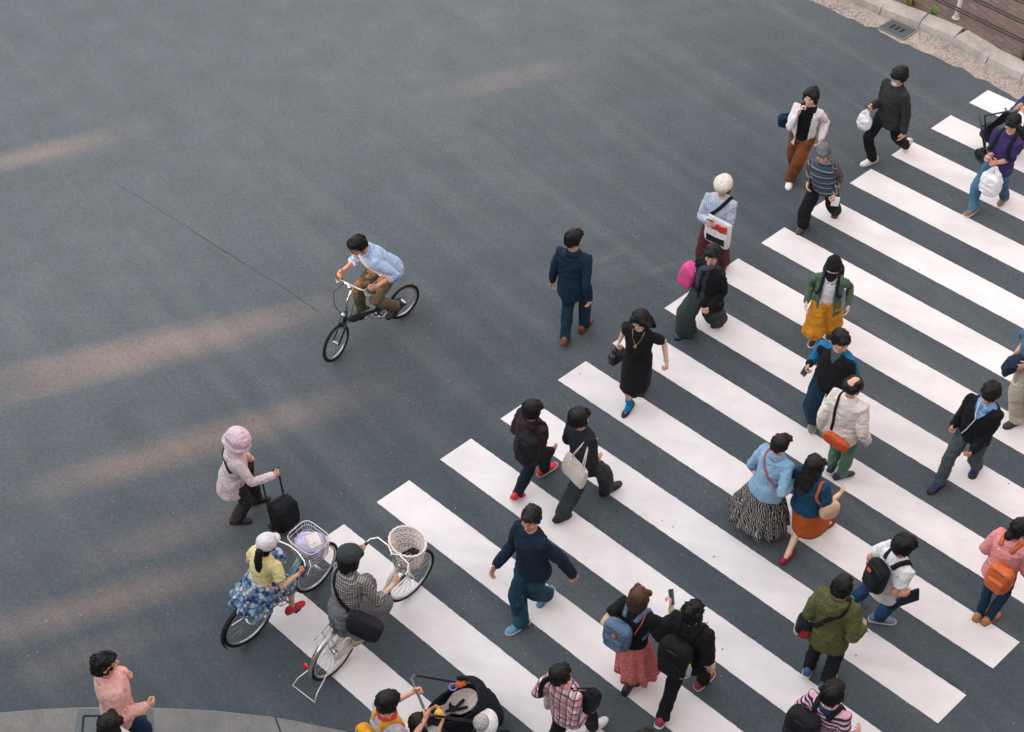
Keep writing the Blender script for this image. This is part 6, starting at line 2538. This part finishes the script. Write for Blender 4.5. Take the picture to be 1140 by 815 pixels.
capw = ride('woman in dark flat cap, checked blouse and grey skirt riding the cream bicycle', e2, (75, -66), (389.5, 621), 1.58, ped2, sad2, gr2,
            dict(name='blouse', mat=fab((196, 190, 186), pat='plaid', c2=(52, 52, 56), c3=(58, 58, 62), period=.026), sleeve='34', hem=-.04, loose=1.12, arm=1.15), None, SH((196, 176, 156), (176, 156, 136), style='flat'), hair=('bob', (26, 22, 22)), skinc=(228, 180, 152), hp=14, hy=5, female=True)
F = capw.F
q = MB()
q.loft([[F.T @ Vector((a * math.cos(t), y + b * math.sin(t), z)) for t in [2 * math.pi * k / 72 for k in range(72)]] for z, a, b, y in ((.10, .13, .11, 0), (.06, .155, .13, .01))])
for ii, (z, a, b, y) in enumerate(((.0, .18, .16, .0), (-.08, .195, .18, .03), (-.17, .21, .19, .07), (-.27, .22, .20, .11))):
    q.loft([[F.T @ Vector((a * f_ * (1 + .04 * ii * math.sin(8 * t)) * math.cos(t), y + b * f_ * (1 + .04 * ii * math.sin(8 * t)) * math.sin(t), z + dz)) for t in [2 * math.pi * k / 72 for k in range(72)]] for dz, f_ in ((.10, .82), (0, 1.0), (-.03, .98))])
for nm in 'LR':
    q.tube([F.hip[nm], F.hip[nm].lerp(F.knee[nm], .6), F.knee[nm], F.knee[nm].lerp(F.ank[nm], .45)], [.11, .11, .115, .115], 16)
v, nr, fs = remesh(q, .012, 3)
v = wrinkle(v, nr, .014, 6, 5, 4)
part('skirt', from_arrays(v, fs), fab((122, 124, 132)), capw.e, local=True)
hat(capw, 'flat', fab((66, 72, 76)), 'cap', sc=1.06)
shoulder_bag(capw, 'black soft shoulder bag across the back of the woman in flat cap', 'shoulder_bag', 'bag', DARKNYL, DARKNYL, [(-.10, .06, .46), (-.10, -.04, .48), (-.05, -.13, .36), (.06, -.16, .2), (.16, -.12, .1)], (.33, -.06, .0), (.38, .14, .28), (0, 12, 25), (.5, .6), .04, flap=fab((44, 48, 56)))


# ------------------------------------------------------------------ strollers
def stroller(label, handle, frontw, hz=1.0, full=True, name='stroller'):
    h = px(handle[0], handle[1], hz)
    f = px(frontw[0], frontw[1], .09)
    d = f - h
    d.z = 0
    ln = d.length
    d.normalize()
    yaw = math.atan2(-d.x, d.y)
    o = h + d * .45
    B = Matrix.Translation((o.x, o.y, 0)) @ Matrix.Rotation(yaw, 4, 'Z')
    print(name, ln)
    e = thing(name, label, 'stroller', Mx=B)
    fr = plain('stroller frame', (46, 48, 54), .4, .4)
    navy = fab((30, 36, 48), rough=.8)
    yf, yr, yh = ln - .45, -.36, -.45
    W_ = .22
    for sx in (-1, 1):
        q = MB()
        q.tube([(sx * W_, yh, hz), (sx * W_, yh + .06, hz - .06), (sx * W_, -.08, .62), (sx * (W_ + .02), yf - .06, .17), (sx * (W_ + .02), yf, .13)], .0125, 10)
        q.tube([(sx * W_, .02, .55), (sx * (W_ + .03), yr, .10)], .012, 10)
        q.tube([(sx * (W_ + .02), yr + .08, .24), (sx * (W_ + .02), yf - .12, .26)], .009, 8)
        part('side_frame', q.xf(B), fr, e)
        for y in (yf, yr):
            q = MB()
            for dx in (-.03, .03):
                c = Vector((sx * (W_ + .02) + dx, y, .085))
                q.torus(c, Matrix.Rotation(rad(90), 3, 'Z'), .066, .019, 28, 8)
                q.tube([c - Vector((.012, 0, 0)), c + Vector((.012, 0, 0))], .055, 16)
            q.tube([(sx * (W_ + .02) - .04, y, .085), (sx * (W_ + .02) + .04, y, .085)], .012, 8)
            part('wheel', q.xf(B), BLACK_SOLE, e)
    q = MB()
    q.tube([(-W_, yh, hz), (-W_ + .03, yh - .05, hz + .02), (W_ - .03, yh - .05, hz + .02), (W_, yh, hz)], .015, 10)
    part('handle', q.xf(B), plain('grey handle grip', (92, 92, 94), .5), e)
    q = MB()
    q.tube([(-W_ - .02, yf - .08, .2), (W_ + .02, yf - .08, .2)], .011, 8)
    q.tube([(-W_ - .02, yr + .06, .2), (W_ + .02, yr + .06, .2)], .011, 8)
    part('cross_bar', q.xf(B), fr, e)
    q = MB()
    if full:
        q.ell((0, .0, .27), (.20, .30, .10), None, 24, 12, 0, .5, .5)
    else:
        q.ell((0, -.10, .24), (.15, .13, .05), None, 24, 12, 0, .5, .5)
    part('basket', q.xf(B), navy, e)
    if not full:
        q = MB()
        q.tube([(0, .02, .34), (0, -.10, .40), (0, -.20, .58), (0, -.26, .74)], [.14, .15, .15, .12], 16, flat=.14)
        part('seat', q.xf(B), navy, e)
        return e, B, None
    # reclined bucket seat: shell, rim and pale liner
    tilt = Matrix.Translation((0, -.16, .60)) @ Matrix.Rotation(rad(10), 4, 'X') @ Matrix.Scale(.68, 4)

    def bowl(a, b, h_, z0, n=40, rows=9):
        if not full:
            a, b = a * .72, b * .6
        rings = []
        for i in range(rows + 1):
            t = i / rows
            f_ = math.cos(t * math.pi / 2 * .93)
            rings.append([Vector((a * f_ * math.cos(x) * (1 + .12 * math.sin(x)), b * f_ * math.sin(x) + .0, z0 - h_ * math.sin(t * math.pi / 2))) for x in [2 * math.pi * k / n for k in range(n)]])
        return rings
    q = MB()
    out_ = bowl(.25, .44, .22, 0)
    inn = bowl(.215, .395, .19, .012)
    q.loft(list(reversed(out_)) + [[p_ + Vector((0, 0, .03)) for p_ in bowl(.245, .43, .2, 0)[0]]] + inn)
    part('seat_shell', q.xf(B @ tilt), navy, e)
    if not full:
        return e, B, tilt
    q = MB()
    lin_ = []
    for i in range(9):
        t = i / 8
        f_ = math.cos(t * math.pi / 2 * .95)
        ring = []
        for x in [2 * math.pi * k / 40 for k in range(40)]:
            yy = math.sin(x)
            wd = .165 * (1.0 + .30 * yy) * (1 - .45 * math.exp(-((yy + .45) / .28) ** 2))
            ring.append(Vector((wd * f_ * math.cos(x), .31 * f_ * yy + .03, .03 - .17 * math.sin(t * math.pi / 2))))
        lin_.append(ring)
    q.loft([[p_ + Vector((0, 0, -.03)) for p_ in lin_[0]]] + lin_, cap=False)
    v = np.array(q.v)
    v[:, 2] += vnoise(v * 16, 3) * .008
    q.v = [tuple(x) for x in v]
    ln_ = part('seat_liner', q.xf(B @ tilt), fab((222, 206, 198), pat='fleck', c2=(206, 188, 180), period=.02), e)
    q = MB()
    for pts in (((-.06, .15, -.075), (-.03, .04, -.10), (0, -.05, -.085)), ((.06, .15, -.075), (.03, .04, -.10), (0, -.05, -.085)), ((-.12, -.06, -.04), (0, -.05, -.08), (.12, -.06, -.04)), ((0, -.05, -.08), (0, -.15, -.05))):
        q.tube(pts, .024, 8, flat=.5)
    q.box((0, -.05, -.065), (.09, .08, .03), None, 0, .008)
    part('harness', q.xf(B @ tilt), DARKNYL, e)
    # folded hood behind the head end
    q = MB()
    for k in range(4):
        t = k / 3
        q.tube([Vector((.27 * math.cos(x), .26 + .20 * math.sin(x) - .03 * k, .05 + .035 * k + .02 * math.sin(x))) for x in [math.pi * j / 16 for j in range(17)]], .034 - .003 * k, 10)
    v, nr, fs = remesh(q, .011, 3)
    v = wrinkle(v, nr, .008, 8, 8, 2)
    part('hood', from_arrays(v, fs).xf(B @ tilt), navy, e)
    return e, B, tilt


e, B, tl = stroller('black stroller with cream seat liner pushed by the woman with yellow backpack', (472, 774), (550, 798))
t_ = thing('toy', 'orange and purple plush toy clipped to the rim of the black stroller', 'toy', loc=B @ (tl @ Vector((-.20, .14, .05))), yaw=0)
q = MB()
q.ell(B @ (tl @ Vector((-.22, .18, .07))), (.045, .035, .035), None, 14, 8)
q.ell(B @ (tl @ Vector((-.20, .24, .085))), (.03, .028, .028), None, 12, 8)
part('toy_body', q, fab((226, 108, 48)), t_)
q = MB()
q.torus(B @ (tl @ Vector((-.23, .08, .07))), Matrix(((1, 0, 0), (0, 0, 1), (0, 1, 0))), .035, .009, 20, 8)
part('ring', q, plain('purple plastic', (140, 112, 190), .4), t_)
t_ = thing('cloth_bundle', 'blue cloth bundle in the basket under the black stroller', 'cloth', loc=B @ Vector((.16, .05, .3)), yaw=0)
q = MB()
q.ell(B @ Vector((.20, .10, .36)), (.09, .10, .08), None, 16, 10)
v, nr, fs = remesh(q, .011, 1)
v = wrinkle(v, nr, .012, 10, 10, 4)
part('cloth', from_arrays(v, fs), fab((48, 110, 156)), t_)
hc = px(542, 805, .62)
t_ = thing('bucket_hat', 'white bucket hat hanging at the near side of the black stroller', 'hat', loc=hc, yaw=0)
q = MB()
q.loft(dome([(.0, .13, .13, 0), (.006, .132, .132, 0), (.05, .105, .105, 0), (.075, .088, .088, 0)]))
Rh = (Matrix.Translation(hc) @ Matrix.Rotation(rad(-38), 4, 'Y') @ Matrix.Rotation(rad(18), 4, 'X'))
part('brim', q.xf(Rh), fab((232, 230, 232)), t_)
q = MB()
q.loft(dome([(.06, .086, .086, 0), (.10, .08, .08, 0), (.135, .06, .06, 0), (.148, .03, .03, 0), (.15, .005, .005, 0)]))
part('crown', q.xf(Rh), fab((186, 178, 176)), t_)

stroller('black pram with thin dark frame at the right picture edge', (1138, 119), (1108, 166), .96, name='pram', full=False)

# --- bottom left pair
backpack(mother, 'yellow backpack with broad yellow straps worn by the woman pushing the stroller', fab((228, 160, 42)), w=.24, h=.36, d=.13, z=.20, shift=-.02, strapw=.062)
q = MB()
q.torus(mother.F.T @ Vector((0, -.008, .478)), mother.F.T.to_3x3() @ Matrix(((1, 0, 0), (0, 0, 1), (0, 1, 0))), .078, .016, 30, 10)
v, nr, fs = remesh(q, .008, 2)
v = wrinkle(v, nr, .008, 16, 16, 2)
part('scarf', from_arrays(v, fs), fab((216, 66, 46)), mother.e, local=True)
bc = hand_w(child, 'R', .07) + Vector((-.05, .02, .02))
t_ = thing('ball', 'small yellow ball in the hand of the child', 'ball', loc=bc, yaw=0)
q = MB()
q.ell(bc, (.045, .045, .045), None, 20, 14)
part('ball_body', q, plain('yellow rubber', (240, 190, 66), .5), t_)

GROUPS = {'person': 'people at the crossing', 'backpack': 'backpacks worn by walkers', 'phone': 'phones held by walkers', 'bicycle': 'bicycles at the crossing', 'weed': 'weeds behind the far kerb', 'building': 'unseen blocks added round the junction to shade the horizon'}
for o in bpy.data.objects:
    if o.parent is None and o.get('category') in GROUPS:
        o['group'] = GROUPS[o['category']]
